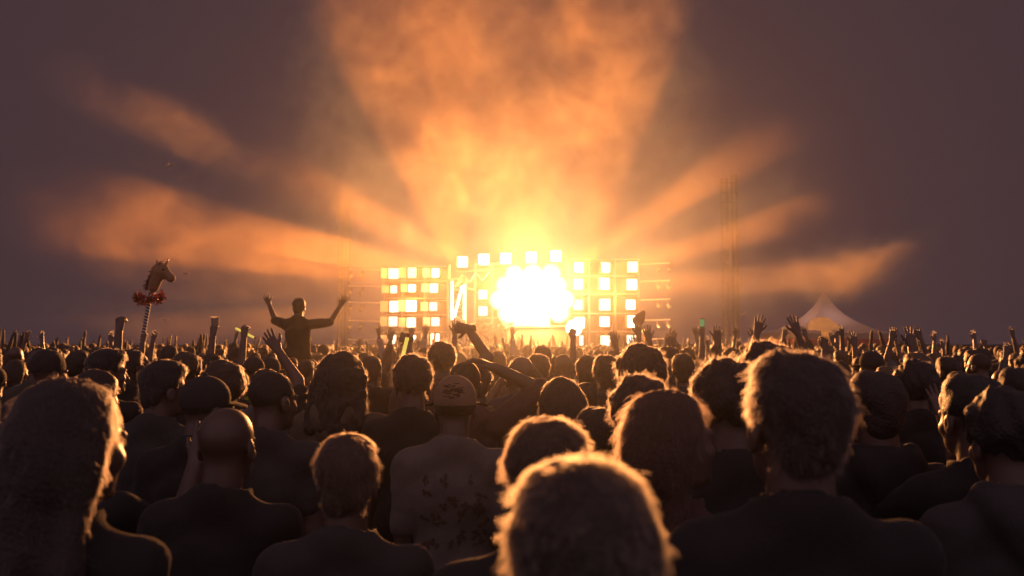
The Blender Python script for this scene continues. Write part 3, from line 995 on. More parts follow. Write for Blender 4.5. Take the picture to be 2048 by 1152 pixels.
bank('light_bank_frame', 'tall frame of posts and shelves carrying the left bank of lamp boxes', (766, 804, 849, 897), (533, 562, 597, 630, 664), STAGE)
bank('light_bank_frame', 'tall frame of posts and shelves carrying the right bank of lamp boxes', (1140, 1178, 1230, 1278), (519, 552, 588, 627, 663), STAGE)
bank('lamp_wall_frame', 'frame of posts and rails behind the hot central lamp wall', (950, 984, 1062, 1136), (527, 584, 636), STAGE + 0.1)

# outriggers with small moving heads at both sides
for side, x0, x1, ys in ((-1, 697, 763, (540, 573, 606, 643, 681)), (1, 1281, 1340, (528, 563, 600, 641, 679))):
    for k, py in enumerate(ys):
        inner, outer = (SX(x1), SX(x0)) if side < 0 else (SX(x0), SX(x1))
        z = SZ(py)
        r = empty('outrigger_bar', (inner, STAGE, z))
        tag(r, f'thin metal bar with two small lamps jutting {"left from the left" if side < 0 else "right from the right"} light bank, {ROWN[k]} level', 'light bar', f'side bars of the {"left" if side < 0 else "right"} light bank')
        L = outer - inner
        MB().tube((0, 0, 0), (L, 0, 0.05), 0.032, n=8).build('bar', M_REFL, r)
        for t in (0.58, 0.92):
            hd = MB().path([(L * t, 0, -0.05), (L * t, 0, -0.14)], 0.05, 8).box((L * t, 0, -0.17), (0.16, 0.12, 0.07)).build('lamp_base', M_STEEL, r)
            MB().tube((L * t, 0.02, -0.24), (L * t + 0.10 * side, -0.12, -0.40), 0.075, 0.10, n=12).build('lamp_head', M_METAL, hd)

# white lattice tower left of the lamp wall; glowing bars imitate its lit struts
def lattice(name, label, x, Y, w, z1, steps, M, chord=0.035, lace=0.018, cat='lattice tower', base=True):
    r = empty(name, (x, Y, 0)); tag(r, label, cat)
    h = w / 2
    for a, b in ((-h, -h), (h, -h), (h, h), (-h, h)):
        MB().tube((a, b, 0), (a, b, z1), chord, n=6).build('chord', M, r)
    m = MB()
    dz = z1 / steps
    for i in range(steps):
        z = i * dz
        for (a, b), (c, d) in (((-h, -h), (h, -h)), ((h, -h), (h, h)), ((h, h), (-h, h)), ((-h, h), (-h, -h))):
            m.tube((a, b, z + dz), (c, d, z + dz), lace, n=4, cap=False)
            if i % 2: a, b, c, d = c, d, a, b
            m.tube((a, b, z), (c, d, z + dz), lace, n=4, cap=False)
    m.build('lacing', M, r)
    if base: MB().box((0, 0, 0.03), (w + 0.5, w + 0.5, 0.06)).build('base_plate', M_STEEL, r)
    return r
tw = lattice('lattice_tower', 'bright lattice tower with glowing bars between left light bank and lamp wall', SX(918), STAGE - 0.5, 28 * KX, SZ(560), 9, M_METAL, 0.045, 0.03)
for (x, y), (x2, y2) in (((907, 566), (907, 640)), ((931, 572), (931, 640)), ((927, 574), (911, 636))):
    MB().tube((SX(x) - SX(918), -0.55, SZ(y)), (SX(x2) - SX(918), -0.55, SZ(y2)), 0.055, n=8).build('glow_bar', M_GLOW_BAR, tw)
MB().tube((SX(899) - SX(918), -0.3, 0.5), (SX(899) - SX(918), -0.3, SZ(532)), 0.10, n=10).build('mast', M_METAL, tw)
tr = empty('roof_truss', (SX(950), STAGE - 0.3, SZ(556))); tag(tr, 'short zigzag truss leaning between the lattice tower and the lamp wall', 'truss')
m = MB()
zz = [(SX(x) - SX(950), 0, SZ(y) - SZ(556)) for x, y in ((914, 568), (925, 550), (940, 564), (952, 546), (964, 562), (978, 545))]
for a, b in zip(zz[:-1], zz[1:]): m.tube(a, b, 0.035, n=6)
m.build('zigzag_bar', M_METAL, tr)
MB().tube((SX(905) - SX(950), 0.1, SZ(570) - SZ(556)), (SX(950) - SX(950), 0.1, SZ(580) - SZ(556)), 0.05, n=8).build('lower_chord', M_METAL, tr)
MB().tube((SX(912) - SX(950), 0.1, SZ(545) - SZ(556)), (SX(985) - SX(950), 0.1, SZ(540) - SZ(556)), 0.04, n=8).build('upper_chord', M_METAL, tr)
# floodlight
c = at(1148, 656, STAGE - 1.2)
fl = empty('round_floodlight', tuple(c)); tag(fl, 'round white floodlight glowing low beside the inner right lamp boxes', 'floodlight')
MB().tube((0, 0.25, 0), (0, 0.0, 0), 0.20, 0.42, n=24).build('housing', M_BLACK, fl)
MB().tube((0, -0.006, 0), (0, -0.03, 0), 0.40, 0.36, n=24).build('lens', M_PANEL_HOT, fl)
MB().tube((0, 0.2, -0.3), (0, 0.2, -c.z + 0.01), 0.04, n=8).build('stand', M_STEEL, fl)
c = at(1288, 670, STAGE - 9)
bl = empty('balloon', tuple(c)); tag(bl, 'pale round balloon floating beside the right light bank', 'balloon')
s_ = SDF((-0.4, -0.4, -0.5), (0.4, 0.4, 0.4), 0.03); s_.ell((0, 0, 0), (0.21, 0.21, 0.24), 0); s_.cap((0, 0, -0.23), (0, 0, -0.28), 0.02, 0.035, 0.01)
M_BALLOON = mat('balloon_rubber', (0.75, 0.62, 0.45), 0.4)
child('envelope', np_mesh('envelope', *s_.nets(), [M_BALLOON]), bl)
MB().tube((0, 0, -0.28), (0.05, 0, -0.95), 0.006, n=5).build('string', M_REFL, bl)

# stage platform, booth and the fan wheels
stg = empty('stage', (SX(1035), STAGE + 1.2, 0)); tag(stg, 'dark stage platform with skirt under the lamp wall', 'stage')
MB().box((0, 0, 1.45), (13.6, 5.0, 0.16)).build('deck', M_TIMBER, stg)
for k in range(10):
    MB().box((-6.0 + k * 1.335, -2.46, 0.68), (1.31, 0.05, 1.34)).build('skirt_panel', M_CLOTH_BACK, stg)
for x in (-6.5, -3.2, 0, 3.2, 6.5):
    for y in (-2.2, 2.2): MB().box((x, y, 0.685), (0.12, 0.12, 1.37)).build('leg', M_STEEL, stg)
bt = empty('stage_booth', (SX(1050), STAGE - 1.0, 1.534)); tag(bt, 'long booth front with light top rail below the lamp wall', 'booth')
w_ = SX(1150) - SX(938)
MB().box((0, 0.3, (SZ(655) - 1.534) / 2), (w_, 0.5, SZ(655) - 1.534)).build('booth_front', M_CLOTH_BACK, bt)
MB().box((0, 0.25, SZ(655) - 1.534 + 0.05), (w_ + 0.1, 0.7, 0.09)).build('top_rail', M_METAL, bt)
M_WHEEL = mat('wheel_paint', (0.07, 0.05, 0.04), 0.6)
for px, nm in ((960, 'nearer the lattice tower'), (994, 'nearer the booth middle')):
    c = at(px, 666, STAGE - 1.35)
    r = empty('fan_wheel', tuple(c)); tag(r, 'dark eight bladed fan wheel on the booth front, ' + nm, 'fan wheel', 'fan wheels on the booth front')
    n = 28; m = MB(); vv, ff = [], []
    for k in range(n):
        a = 2 * math.pi * k / n
        for rr, yy in ((0.46, -0.03), (0.53, -0.03), (0.53, 0.05), (0.46, 0.05)): vv.append((rr * math.cos(a), yy, rr * math.sin(a)))
    for k in range(n):
        for j in range(4):
            a, b = k * 4 + j, k * 4 + (j + 1) % 4
            c2, d2 = ((k + 1) % n) * 4 + (j + 1) % 4, ((k + 1) % n) * 4 + j
            ff.append((a, b, c2, d2))
    m.add(vv, ff).build('rim', M_WHEEL, r)
    MB().tube((0, 0.05, 0), (0, -0.05, 0), 0.09, n=14).build('hub', M_WHEEL, r)
    for k in range(8):
        a = math.pi / 4 * k + 0.2
        u, v = Vector((math.cos(a), 0, math.sin(a))), Vector((-math.sin(a), 0, math.cos(a)))
        p = [u * 0.08 - v * 0.03, u * 0.47 - v * 0.10, u * 0.47 + v * 0.10, u * 0.08 + v * 0.03]
        MB().add([q + Vector((0, -0.01, 0)) for q in p] + [q + Vector((0, 0.015, 0)) for q in p], [(0, 1, 2, 3), (7, 6, 5, 4), (0, 4, 5, 1), (1, 5, 6, 2), (2, 6, 7, 3), (3, 7, 4, 0)]).build('blade', M_WHEEL, r)
    MB().box((0, 0.07, 0), (1.0, 0.03, 1.0)).build('backing_board', M_REFL, r)

# lattice masts in the field on both sides
M_MAST = mat('galvanised', (0.13, 0.11, 0.10), 0.6, metal=0.2, noise=0.2)
for px, top, Y, w, lab in ((683, 402, 49.0, 0.24, 'thin lattice mast left of the stage, outer one of the left pair'), (697, 402, 49.6, 0.24, 'thin lattice mast left of the stage, inner one of the left pair'),
                           (1448, 358, 49.0, 0.32, 'tall lattice mast right of the stage, inner one of the right pair'), (1468, 350, 49.6, 0.28, 'tallest lattice mast right of the stage, outer one of the right pair')):
    p = at(px, top, Y)
    lattice('lattice_mast', lab, p.x, Y, w, p.z, 26, M_MAST, 0.024, 0.012, 'mast')
p = at(1457, 385, 49.2)
hd = empty('mast_head', tuple(p)); tag(hd, 'square lattice head joining the tops of the two right masts', 'mast head')
m = MB()
for z in (-0.55, 0, 0.55):
    m.tube((-0.35, 0, z), (0.35, 0, z), 0.03, n=5)
m.tube((-0.35, 0, -0.55), (0.35, 0, 0), 0.02, n=5).tube((0.35, 0, 0), (-0.35, 0, 0.55), 0.02, n=5)
m.build('cross_bar', M_MAST, hd)

# ------------------------------------------------------------------ pagoda tent
M_TENT = mat('tent_fabric', (0.45, 0.39, 0.38), 0.8, noise=0.12, nscale=1.2)
M_PINK = mat('pink_valance', (0.55, 0.18, 0.17), 0.8, noise=0.1, nscale=1.5)
for m_ in (M_TENT, M_PINK):
    nt = m_.node_tree; b = nt.nodes['Principled BSDF']
    t = nt.nodes.new('ShaderNodeBsdfTranslucent'); mx = nt.nodes.new('ShaderNodeMixShader')
    t.inputs['Color'].default_value = (0.6, 0.49, 0.45, 1) if m_ is M_TENT else (0.6, 0.2, 0.18, 1)
    mx.inputs[0].default_value = 0.35
    nt.links.new(b.outputs[0], mx.inputs[1]); nt.links.new(t.outputs[0], mx.inputs[2])
    nt.links.new(mx.outputs[0], nt.nodes['Material Output'].inputs['Surface'])
TY = 50.0
pk = at(1640, 582, TY); ev = at(1640, 667, TY); vb = at(1640, 690, TY)
tx = at(1649, 667, TY).x
tent = empty('pagoda_tent', (tx, TY, 0), R(9)); tag(tent, 'white pointed pagoda tent with pink valance standing right of the stage', 'tent')
hw = 2.55
prof = [(0, 0), (0.12, 0.05), (0.25, 0.11), (0.4, 0.19), (0.55, 0.30), (0.68, 0.43), (0.8, 0.58), (0.9, 0.76), (1, 1)]
cs = [(-1, -1), (1, -1), (1, 1), (-1, 1)]
for side in range(4):
    a, b = cs[side], cs[(side + 1) % 4]
    vv, ff = [], []
    for t, w in prof:
        z = pk.z + (ev.z - pk.z) * t
        ww = max(w, 0.012)
        for j in range(7):
            u = j / 6
            q = Vector((a[0] + (b[0] - a[0]) * u, a[1] + (b[1] - a[1]) * u, 0)) * hw * ww
            sag = 1 - 0.07 * math.sin(math.pi * u) * math.sin(math.pi * t)
            vv.append((q.x * sag, q.y * sag, z))
    for i in range(len(prof) - 1):
        for j in range(6): ff.append((i * 7 + j, (i + 1) * 7 + j, (i + 1) * 7 + j + 1, i * 7 + j + 1))
    MB().add(vv, ff).build('roof_panel', M_TENT, tent, True)
    mid = Vector(((a[0] + b[0]) / 2, (a[1] + b[1]) / 2, 0)) * hw
    L = 2 * hw
    dm = (L + 0.04, 0.03) if a[1] == b[1] else (0.03, L + 0.04)
    MB().box((mid.x * 1.012, mid.y * 1.012, ev.z - 0.16), (dm[0], dm[1], 0.30)).build('valance', M_TENT, tent)
    MB().box((mid.x * 1.012, mid.y * 1.012, (ev.z - 0.314 + vb.z) / 2), (dm[0], dm[1], ev.z - 0.314 - vb.z)).build('valance_border', M_PINK, tent)
    MB().tube((a[0] * (hw - 0.1), a[1] * (hw - 0.1), 0), (a[0] * (hw - 0.1), a[1] * (hw - 0.1), ev.z), 0.05, n=8).build('pole', M_METAL, tent)
MB().tube((0, 0, pk.z - 0.1), (0, 0, pk.z + 0.12), 0.05, 0.02, n=8).build('finial', M_METAL, tent)
lamp('tent_fill_light', 'POINT', (tx, TY, 2.2), 80, color=(1.0, 0.60, 0.52), radius=0.3)  # added unseen inside the tent to brighten its cloth

# bushes at the far edge of the field
M_LEAF = mat('bush_leaf', (0.055, 0.075, 0.03), 0.8, noise=0.4, nscale=2)
for k, (px, Y, s0) in enumerate(((1788, 74, 1.0), (1812, 76, 1.15), (1836, 75, 0.9), (1770, 78, 0.9))):
    p = at(px, 690, Y); rr = random.Random(k)
    r = empty('bush', (p.x, Y, 0)); tag(r, f'{("low rounded", "larger leafy", "small ragged", "half hidden")[k]} bush at the field edge just right of the tent', 'bush', 'bushes at the field edge')
    v, f = [], []
    for i in range(700):
        d = Vector((rr.gauss(0, 1), rr.gauss(0, 1), rr.gauss(0, 1))).normalized()
        q = Vector((d.x * 0.9, d.y * 0.9, 1.15 + d.z * 0.95)) * s0 * rr.uniform(0.7, 1.05)
        u = Vector((rr.gauss(0, 1), rr.gauss(0, 1), rr.gauss(0, 1))).normalized() * 0.09
        w = u.cross(d).normalized() * 0.06
        n = len(v); v += [q - u, q + w, q + u, q - w]; f.append((n, n + 1, n + 2, n + 3))
    MB().add(v, f).build('foliage', M_LEAF, r)
    MB().tube((0, 0, 0), (0, 0, 0.9), 0.06, 0.03).build('stem', M_TIMBER, r)
# ------------------------------------------------------------------ the people one can tell apart, from near to far
STR = 5200
near = dict(strand=(STR, 0.030))
# picture x of the head, picture y of the crown, distance
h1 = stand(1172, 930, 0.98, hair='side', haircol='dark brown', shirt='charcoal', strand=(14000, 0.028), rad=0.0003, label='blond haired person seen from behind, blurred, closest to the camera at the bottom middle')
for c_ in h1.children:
    for c2 in c_.children: c2.color = (0.13, 0.09, 0.06, 1)  # paler strands over darkened hair put the lit rim into the colour
stand(1092, 838, 1.80, hair='short', haircol='brown', shirt='black', turn=R(-6), head=(-8, 0, 0), label='person with tousled short hair and lit left ear, just beyond the blurred blond head', strand=(9000, 0.035))
stand(1590, 706, 1.68, hair='short', haircol='dark brown', shirt='black', head=(6, -4, 0), label='tall person with thick dark hair looming right of the middle, lit left ear', strand=(9000, 0.03))
stand(1338, 782, 2.15, hair='long', haircol='auburn', female=True, shirt='maroon', turn=R(-35), head=(-28, -8, 0), label='long haired woman turning her face to the right, beside the tall dark haired person', strand=(7000, 0.05))
stand(1455, 714, 2.62, hair='curly', haircol='dark brown', shirt='black', turn=R(10), head=(10, 0, 0), label='curly haired person close behind the tall person, showing the left cheek', **near)
stand(1532, 681, 3.3, hair='curly', haircol='brown', shirt='navy', label='person whose curly hair shows just above the tall person', **near)
stand(1280, 748, 2.85, hair='curly', haircol='dark brown', shirt='black', label='person with a round mop of curls behind the long haired woman', **near)
stand(1196, 816, 3.1, hair='short', haircol='black', shirt='charcoal', label='shorter dark haired person between the pointed long hair and the round curls', **near)
stand(1125, 754, 3.7, hair='long', haircol='brown', female=True, shirt='black', label='woman with smooth long hair outlined by light, middle of the crowd', strand=(6000, 0.03))
stand(1172, 764, 5.4, hair='buzz', haircol='black', shirt='charcoal', label='small cropped head right behind the smooth long haired woman')
stand(1282, 687, 4.4, hair='afro', haircol='dark brown', shirt='maroon', label='person with a big round afro below the right light bank', strand=(6000, 0.03))
stand(1213, 710, 5.7, hair='short', haircol='dark brown', shirt='charcoal', label='broad short haired person left of the big afro', **near)
stand(1077, 708, 7.0, hair='short', haircol='brown', shirt='maroon', turn=R(8), label='short haired person standing upright in front of the booth, middle of the crowd', **near)
stand(1034, 716, 8.2, hair='bald', shirt='tan', label='shaven headed person left of the upright person before the booth')
capman = stand(910, 758, 3.55, hair='buzz', haircol='black', shirt='white', shirt_rgb=(0.19, 0.165, 0.15), label='person in a backward looking mesh cap and printed pale T-shirt, lit along the right shoulder', loose=0.022, sleeve=0.8)
M_ = head_matrix()
cp = cap_parts(capman, M_, (0.34, 0.21, 0.14))
# dark lower band of the cap and the print on it
def ring_band():
    s = SDF((-0.13, -0.15, -0.05), (0.13, 0.13, 0.06), 0.0055)
    s.ell((0, -0.012, 0.045), (0.0925, 0.1135, 0.1005), 0)
    s.ell((0, -0.012, 0.045), (0.083, 0.104, 0.090), 0, True)
    s.below(-0.022); s.above(0.024)
    return np_mesh('band', *s.nets(), [M_CLOTH])
child('band', ring_band(), cp, (0.02, 0.018, 0.02))
pr = MB(); rr = random.Random(11)
for i in range(46):
    a, b = rr.gauss(0, 0.30), rr.gauss(0.36, 0.16)
    if abs(a) > 0.6 or not 0.05 < b < 0.75: continue
    n = Vector((math.sin(a) * math.cos(b), -math.cos(a) * math.cos(b), math.sin(b)))
    q = Vector((n.x * 0.0915, n.y * 0.1125 - 0.012, n.z * 0.0995 + 0.045))
    u = Vector((n.y, -n.x, 0)).normalized() * rr.uniform(0.006, 0.015); w = n.cross(u).normalized() * rr.uniform(0.0018, 0.004)
    pr.add([q - u - w, q + u - w * 0.4, q + u * 0.8 + w, q - u * 0.6 + w], [(0, 1, 2, 3)])
child('cap_print', pr.mesh('cap_print'), cp, (0.03, 0.02, 0.018)).data.materials.append(M_CLOTH)
def shirt_print():
    """Flat floral print lying on the back of the T-shirt."""
    r = random.Random(4); v, f = [], []
    for k in range(26):
        cx, cz = r.uniform(-0.13, 0.13), r.uniform(1.08, 1.38)
        for p in range(r.randint(4, 7)):
            a = r.uniform(0, 6.28); L = r.uniform(0.012, 0.032)
            n = len(v)
            for du, dv in ((0, 0), (0.6, 0.3), (1, 0), (0.6, -0.3)):
                x = cx + L * (du * math.cos(a) - dv * math.sin(a)); z = cz + L * (du * math.sin(a) + dv * math.cos(a))
                v.append((x, z))
            f.append((n, n + 1, n + 2, n + 3))
    return v, f
pv, pf = shirt_print()
sh = [c for c in capman.children if c.name.startswith('shirt')][0]
from mathutils.bvhtree import BVHTree
sm = sh.data
bv = BVHTree.FromPolygons([v.co.copy() for v in sm.vertices], [tuple(p.vertices) for p in sm.polygons])
vv, ok = [], []
for x, z in pv:
    hit = bv.ray_cast(Vector((x, -1, z)), Vector((0, 1, 0)))
    vv.append((x, (hit[0].y if hit[0] else 0) - 0.003, z))
sp_ = child('shirt_print', MB().add(vv, pf).mesh('shirt_print'), sh, (0.11, 0.07, 0.055)); sp_.data.materials.append(M_CLOTH); sp_['kind'] = 'stuff'

stand(930, 722, 4.5, hair='buzz', haircol='black', pose='hand_on_head', shirt='maroon', sleeve=1.0, label='person holding a hand on the head, elbow out to the right, beyond the mesh cap', hood=True)
stand(826, 708, 4.45, hair='curly', haircol='dark brown', shirt='black', turn=R(6), label='curly haired person in black left of the mesh cap', **near)
h16 = stand(683, 700, 4.55, hair='curly_long', haircol='dark brown', shirt='tan', pose='mid_grip', sleeve=1.6, hood=True, label='person in a pale hooded top raising a glow stick, left of curly person in black', turn=R(-8), strand=(4000, 0.03))
stand(655, 736, 5.7, hair='short', haircol='dark brown', shirt='black', pose='wave_left', label='person waving a wide open left hand below the spread armed man', strand=(1500, 0.025))
stand(452, 816, 2.55, hair='bald', skin=1, shirt='black', sleeve=0.75, label='bald person with light along the right edge of the head, left of the middle', turn=R(-6))
stand(695, 872, 2.3, hair='side', haircol='brown', shirt='charcoal', sleeve=0.75, label='short haired person low in the foreground below the glow stick', strand=(7000, 0.03))
stand(536, 742, 3.6, hair='buzz', haircol='black', shirt='charcoal', head=(-30, 0, 0), label='cropped person turning the face right, beyond the bald head')
stand(402, 750, 3.55, hair='cap', haircol='black', shirt='black', head=(-35, 0, 0), label='person in a dark cap left of the cropped person, lit right ear')
stand(128, 757, 1.75, hair='long', haircol='dark brown', female=True, shirt='black', head=(-20, 0, 0), label='woman with long wavy hair large in the lower left corner', strand=(9000, 0.035), pose='down')
stand(150, 790, 2.75, hair='short', haircol='black', shirt='black', pose='low_forward', label='person raising a lit open hand and bare forearm beside the wavy haired woman', turn=R(-12))
stand(318, 722, 4.1, hair='side', haircol='black', shirt='charcoal', head=(-40, 0, 0), label='person with parted hair under the striped pole, face lit on the right', **near)
stand(205, 697, 5.2, hair='short', haircol='black', shirt='black', head=(-45, 0, 0), label='dark haired person in profile left of the striped pole', **near)
stand(92, 698, 5.6, hair='beanie', shirt='charcoal', head=(-30, 0, 0), label='person in a beanie near the left edge of the crowd')
stand(1945, 748, 2.7, hair='short', haircol='black', shirt='black', pose='low_left', label='person at the right raising a lit left hand with rolled sleeve', sleeve=1.5, turn=R(8))
stand(1752, 742, 2.9, hair='short', haircol='dark brown', shirt='black', hood=True, sleeve=1.7, label='dark person standing right of the tall person', pose='on_hip')
stand(2010, 770, 2.35, hair='curly', haircol='black', shirt='charcoal', hood=True, sleeve=1.7, pose='down', label='curly haired person cut by the right edge of the picture')
stand(2035, 735, 4.4, hair='short', haircol='black', shirt='black', pose='low_left', label='person behind the right edge raising a dimly lit left hand')
stand(1830, 718, 5.0, hair='afro', haircol='black', shirt='black', label='dark rounded head of hair right of the tent', strand=(2500, 0.025))
# arms above the crowd
stand(158, 700, 7.2, hair='short', pose='right_fist', shirt='black', sleeve=0.5, label='person punching a bare right fist up, left of the striped pole')
stand(742, 712, 7.0, hair='short', pose='bent_over', shirt='black', label='person with a raised arm and drooping hand before the left light bank')
stand(884, 682, 6.4, hair='curly', haircol='dark brown', pose='over_right', shirt='maroon', label='tall head with the right arm folded over it, before the lattice tower', **near)
stand(1098, 708, 9.2, hair='short', pose='right_fist', shirt='black', label='person raising a dark fist in front of the floodlight')
cupper = stand(366, 706, 9.0, hair='short', pose='right_grip', shirt='charcoal', label='person lifting a pale cup right of the striped pole')
sticker = stand(425, 706, 8.4, hair='curly', pose='right_grip', shirt='grey', label='person lifting a yellow glow stick between the striped pole and the spread armed man')
stand(1566, 705, 7.4, hair='short', pose='clap_high', shirt='white', label='person clapping both hands overhead, left of the tent')
domer = stand(1604, 732, 8.0, hair='cap', pose='right_grip', shirt='maroon', label='person in a cap holding up a mushroom shaped cushion before the tent')
phoner = stand(1366, 700, 11.0, hair='short', pose='right_grip', shirt='tan', label='person holding up a phone with a green screen below the right masts')
padder = stand(1244, 712, 12.5, hair='short', pose='right_grip', shirt='black', label='person holding a leaf shaped paddle up beside the right light bank')
horner = stand(1228, 700, 10.0, hair='short', pose='right_up', shirt='grey', label='person raising an open hand under the outer right lamp boxes')
poler = stand(236, 712, 10.6, hair='short', pose='right_grip', shirt='black', label='person holding up the striped pole with the unicorn head')

# man sitting on another's shoulders with spread arms
c = at(598, 612, 12.4)
man_rz = math.atan2(-(0.6 - c.x), STAGE - 12.4)
zoff = c.z - 1.794 * 1.02 + 0.13
person((c.x, 12.4, zoff), man_rz, 1.02, pose='spread', hair='short', haircol='black', shirt='black', seated=True, skin=1, sleeve=1.0, label='man in a dark shirt sitting on shoulders, both arms spread wide above the crowd', loose=0.018, strand=(800, 0.02))
person((c.x + 0.05, 12.47, 0), man_rz, 1.0, hair='short', shirt='charcoal', label='person carrying the spread armed man on the shoulders')

# ------------------------------------------------------------------ things held above the crowd
def hand_at(root, side='R', pose=None):
    """World position and direction of the gripping right hand of a person built above."""
    J = skeleton(False, pose)
    S, E, W, f, hand, e = J[side]
    Mw = Matrix.Translation(root.location) @ Matrix.Rotation(root.rotation_euler.z, 4, 'Z') @ Matrix.Scale(root.scale.x, 4)
    return Mw @ (W + f * 0.075 + Vector((0, 0.028, 0))), (Mw.to_3x3() @ f).normalized()
M_GLOW = mat('glow_stick_yellow', (0.7, 0.6, 0.1), 0.4, emit=(1.0, 0.72, 0.12), estr=0.75)
def glow_stick(p, d, L, label):
    r = empty('glow_stick', tuple(p)); tag(r, label, 'glow stick')
    d = Vector(d).normalized()
    MB().tube(-d * 0.03, d * L, 0.011, n=8).build('tube', M_GLOW, r)
    MB().tube(d * L, d * (L + 0.02), 0.013, n=8).build('end_cap', mat('pink_cap', (0.5, 0.08, 0.06), 0.5), r)
p, d = hand_at(h16, pose='mid_grip'); glow_stick(p, (0.25, -0.1, 1.0), 0.17, 'yellow glow stick held by the person in the pale hooded top')
p, d = hand_at(sticker, pose='right_grip'); glow_stick(p - Vector((0.07, 0, 0)), (0.9, 0, -0.45), 0.17, 'thin yellow glow stick tilted down right above the crowd')
p, d = hand_at(cupper, pose='right_grip')
cup = empty('cup', tuple(p)); tag(cup, 'pale plastic cup lifted over the heads right of the striped pole', 'cup')
m = MB(); prof = [(0.0, 0.004), (0.030, 0.004), (0.033, 0.002), (0.044, 0.125), (0.041, 0.125), (0.030, 0.01), (0.0, 0.01)]
vv = [(r_ * math.cos(2 * math.pi * k / 16), r_ * math.sin(2 * math.pi * k / 16), z) for r_, z in prof for k in range(16)]
ff = [(i * 16 + k, i * 16 + (k + 1) % 16, (i + 1) * 16 + (k + 1) % 16, (i + 1) * 16 + k) for i in range(len(prof) - 1) for k in range(16)]
cup_mesh = m.add(vv, ff)
p, d = hand_at(phoner, pose='right_grip')
ph = empty('phone', tuple(p + Vector((0, -0.03, 0.09)))); tag(ph, 'phone with a bright green screen held over the crowd below the right masts', 'phone')
MB().box((0, 0, 0), (0.062, 0.010, 0.11)).build('phone_case', M_BLACK, ph)
MB().box((0, -0.0075, 0), (0.054, 0.003, 0.09)).build('screen', mat('green_screen', (0.1, 0.4, 0.15), 0.3, emit=(0.25, 1.0, 0.40), estr=0.2), ph)
p, d = hand_at(padder, pose='right_grip')
pd = empty('leaf_paddle', tuple(p)); tag(pd, 'leaf shaped paddle on a thin stick held up beside the right light bank', 'paddle')
M_PADDLE = mat('paddle_card', (0.14, 0.085, 0.06), 0.7)
MB().tube((0, 0, -0.1), (0.02, 0, 0.22), 0.012, n=8).build('stick', M_PADDLE, pd)
o_ = [(x * 0.75, 0.17 + (z - 0.17) * 0.75) for x, z in [(0.0, 0.17), (-0.10, 0.25), (-0.12, 0.33), (-0.03, 0.42), (0.10, 0.50), (0.135, 0.46), (0.12, 0.30), (0.06, 0.20)]]
n = len(o_)
MB().add([(x, -0.012, z) for x, z in o_] + [(x, 0.012, z) for x, z in o_], [tuple(range(n)), tuple(range(2 * n - 1, n - 1, -1))] + [(k, n + k, n + (k + 1) % n, (k + 1) % n) for k in range(n)]).build('leaf_board', M_PADDLE, pd)
p, d = hand_at(domer, pose='right_grip')
dm = empty('mushroom_cushion', tuple(p)); tag(dm, 'cream mushroom shaped cushion held up in front of the tent', 'cushion')
M_PLUSH = mat('cream_plush', (0.82, 0.66, 0.45), 0.9, noise=0.15, nscale=12, bump=0.3)
M_CUP = mat('cup_plastic', (0.8, 0.75, 0.62), 0.4)
for m_ in (M_PLUSH, M_CUP):            # light shines through thin fabric and plastic
    nt = m_.node_tree; b = nt.nodes['Principled BSDF']
    t = nt.nodes.new('ShaderNodeBsdfTranslucent'); mx = nt.nodes.new('ShaderNodeMixShader')
    t.inputs['Color'].default_value = (0.95, 0.9, 0.8, 1); mx.inputs[0].default_value = 0.8
    nt.links.new(b.outputs[0], mx.inputs[1]); nt.links.new(t.outputs[0], mx.inputs[2]); nt.links.new(mx.outputs[0], nt.nodes['Material Output'].inputs['Surface'])

s = SDF((-0.2, -0.16, 0.0), (0.2, 0.16, 0.28), 0.009)
s.ell((0, 0, 0.12), (0.135, 0.10, 0.095), 0, rot=Matrix.Rotation(R(8), 3, 'Y'))
s.cap((0.02, 0, 0.15), (0.115, 0, 0.125), 0.045, 0.018, 0.03)
s.below(0.098); s.wobble(0.004, 40, 2)
child('plush_cap', np_mesh('plush_cap', *s.nets(), [M_PLUSH]), dm)
s = SDF((-0.1, -0.1, -0.06), (0.1, 0.1, 0.13), 0.009); s.cap((0.02, 0, 0.0), (0.015, 0, 0.095), 0.036, 0.030, 0)
cup_mesh.build('cup_wall', M_CUP, cup)
child('plush_stem', np_mesh('plush_stem', *s.nets(), [M_PLUSH]), dm)

# unicorn head on a striped pole with a tinsel wreath
p, d = hand_at(poler, pose='right_grip')
UY = p.y
top = at(302, 585, UY); base = Vector((p.x, UY, p.z))
low = at(276, 726, UY)
axis = (top - low).normalized()
un = empty('unicorn_pole', tuple(low)); tag(un, 'toy unicorn head with tinsel wreath on a black and white striped pole above the crowd', 'toy unicorn')
Lp = (top - low).length
M_POLE_B = mat('pole_black', (0.03, 0.03, 0.035), 0.5); M_POLE_W = mat('pole_white', (0.85, 0.83, 0.85), 0.5)
MB().tube(-axis * 0.45, axis * Lp, 0.024, n=10).build('pole', M_POLE_B, un)
side = axis.cross(Vector((0, 1, 0))).normalized(); fwd = side.cross(axis)
def helix():
    v, f = [], []; turns = 22; n = turns * 12
    for i in range(n + 1):
        a = 2 * math.pi * i / 12; t = Lp * 0.93 * i / n
        for dt in (0.0, Lp * 0.93 / turns * 0.42):
            v.append(axis * (t + dt) + (side * math.cos(a) + fwd * math.sin(a)) * 0.0262)
    for i in range(n): f.append((2 * i, 2 * i + 2, 2 * i + 3, 2 * i + 1))
    return MB().add(v, f)
helix().build('spiral_stripe', M_POLE_W, un)
M_TINSEL = mat('red_tinsel', (0.65, 0.10, 0.10), 0.25, metal=0.7)
M_TINSEL2 = mat('pink_tinsel', (0.85, 0.40, 0.32), 0.2, metal=0.8)
wc = at(298, 597, UY) - low
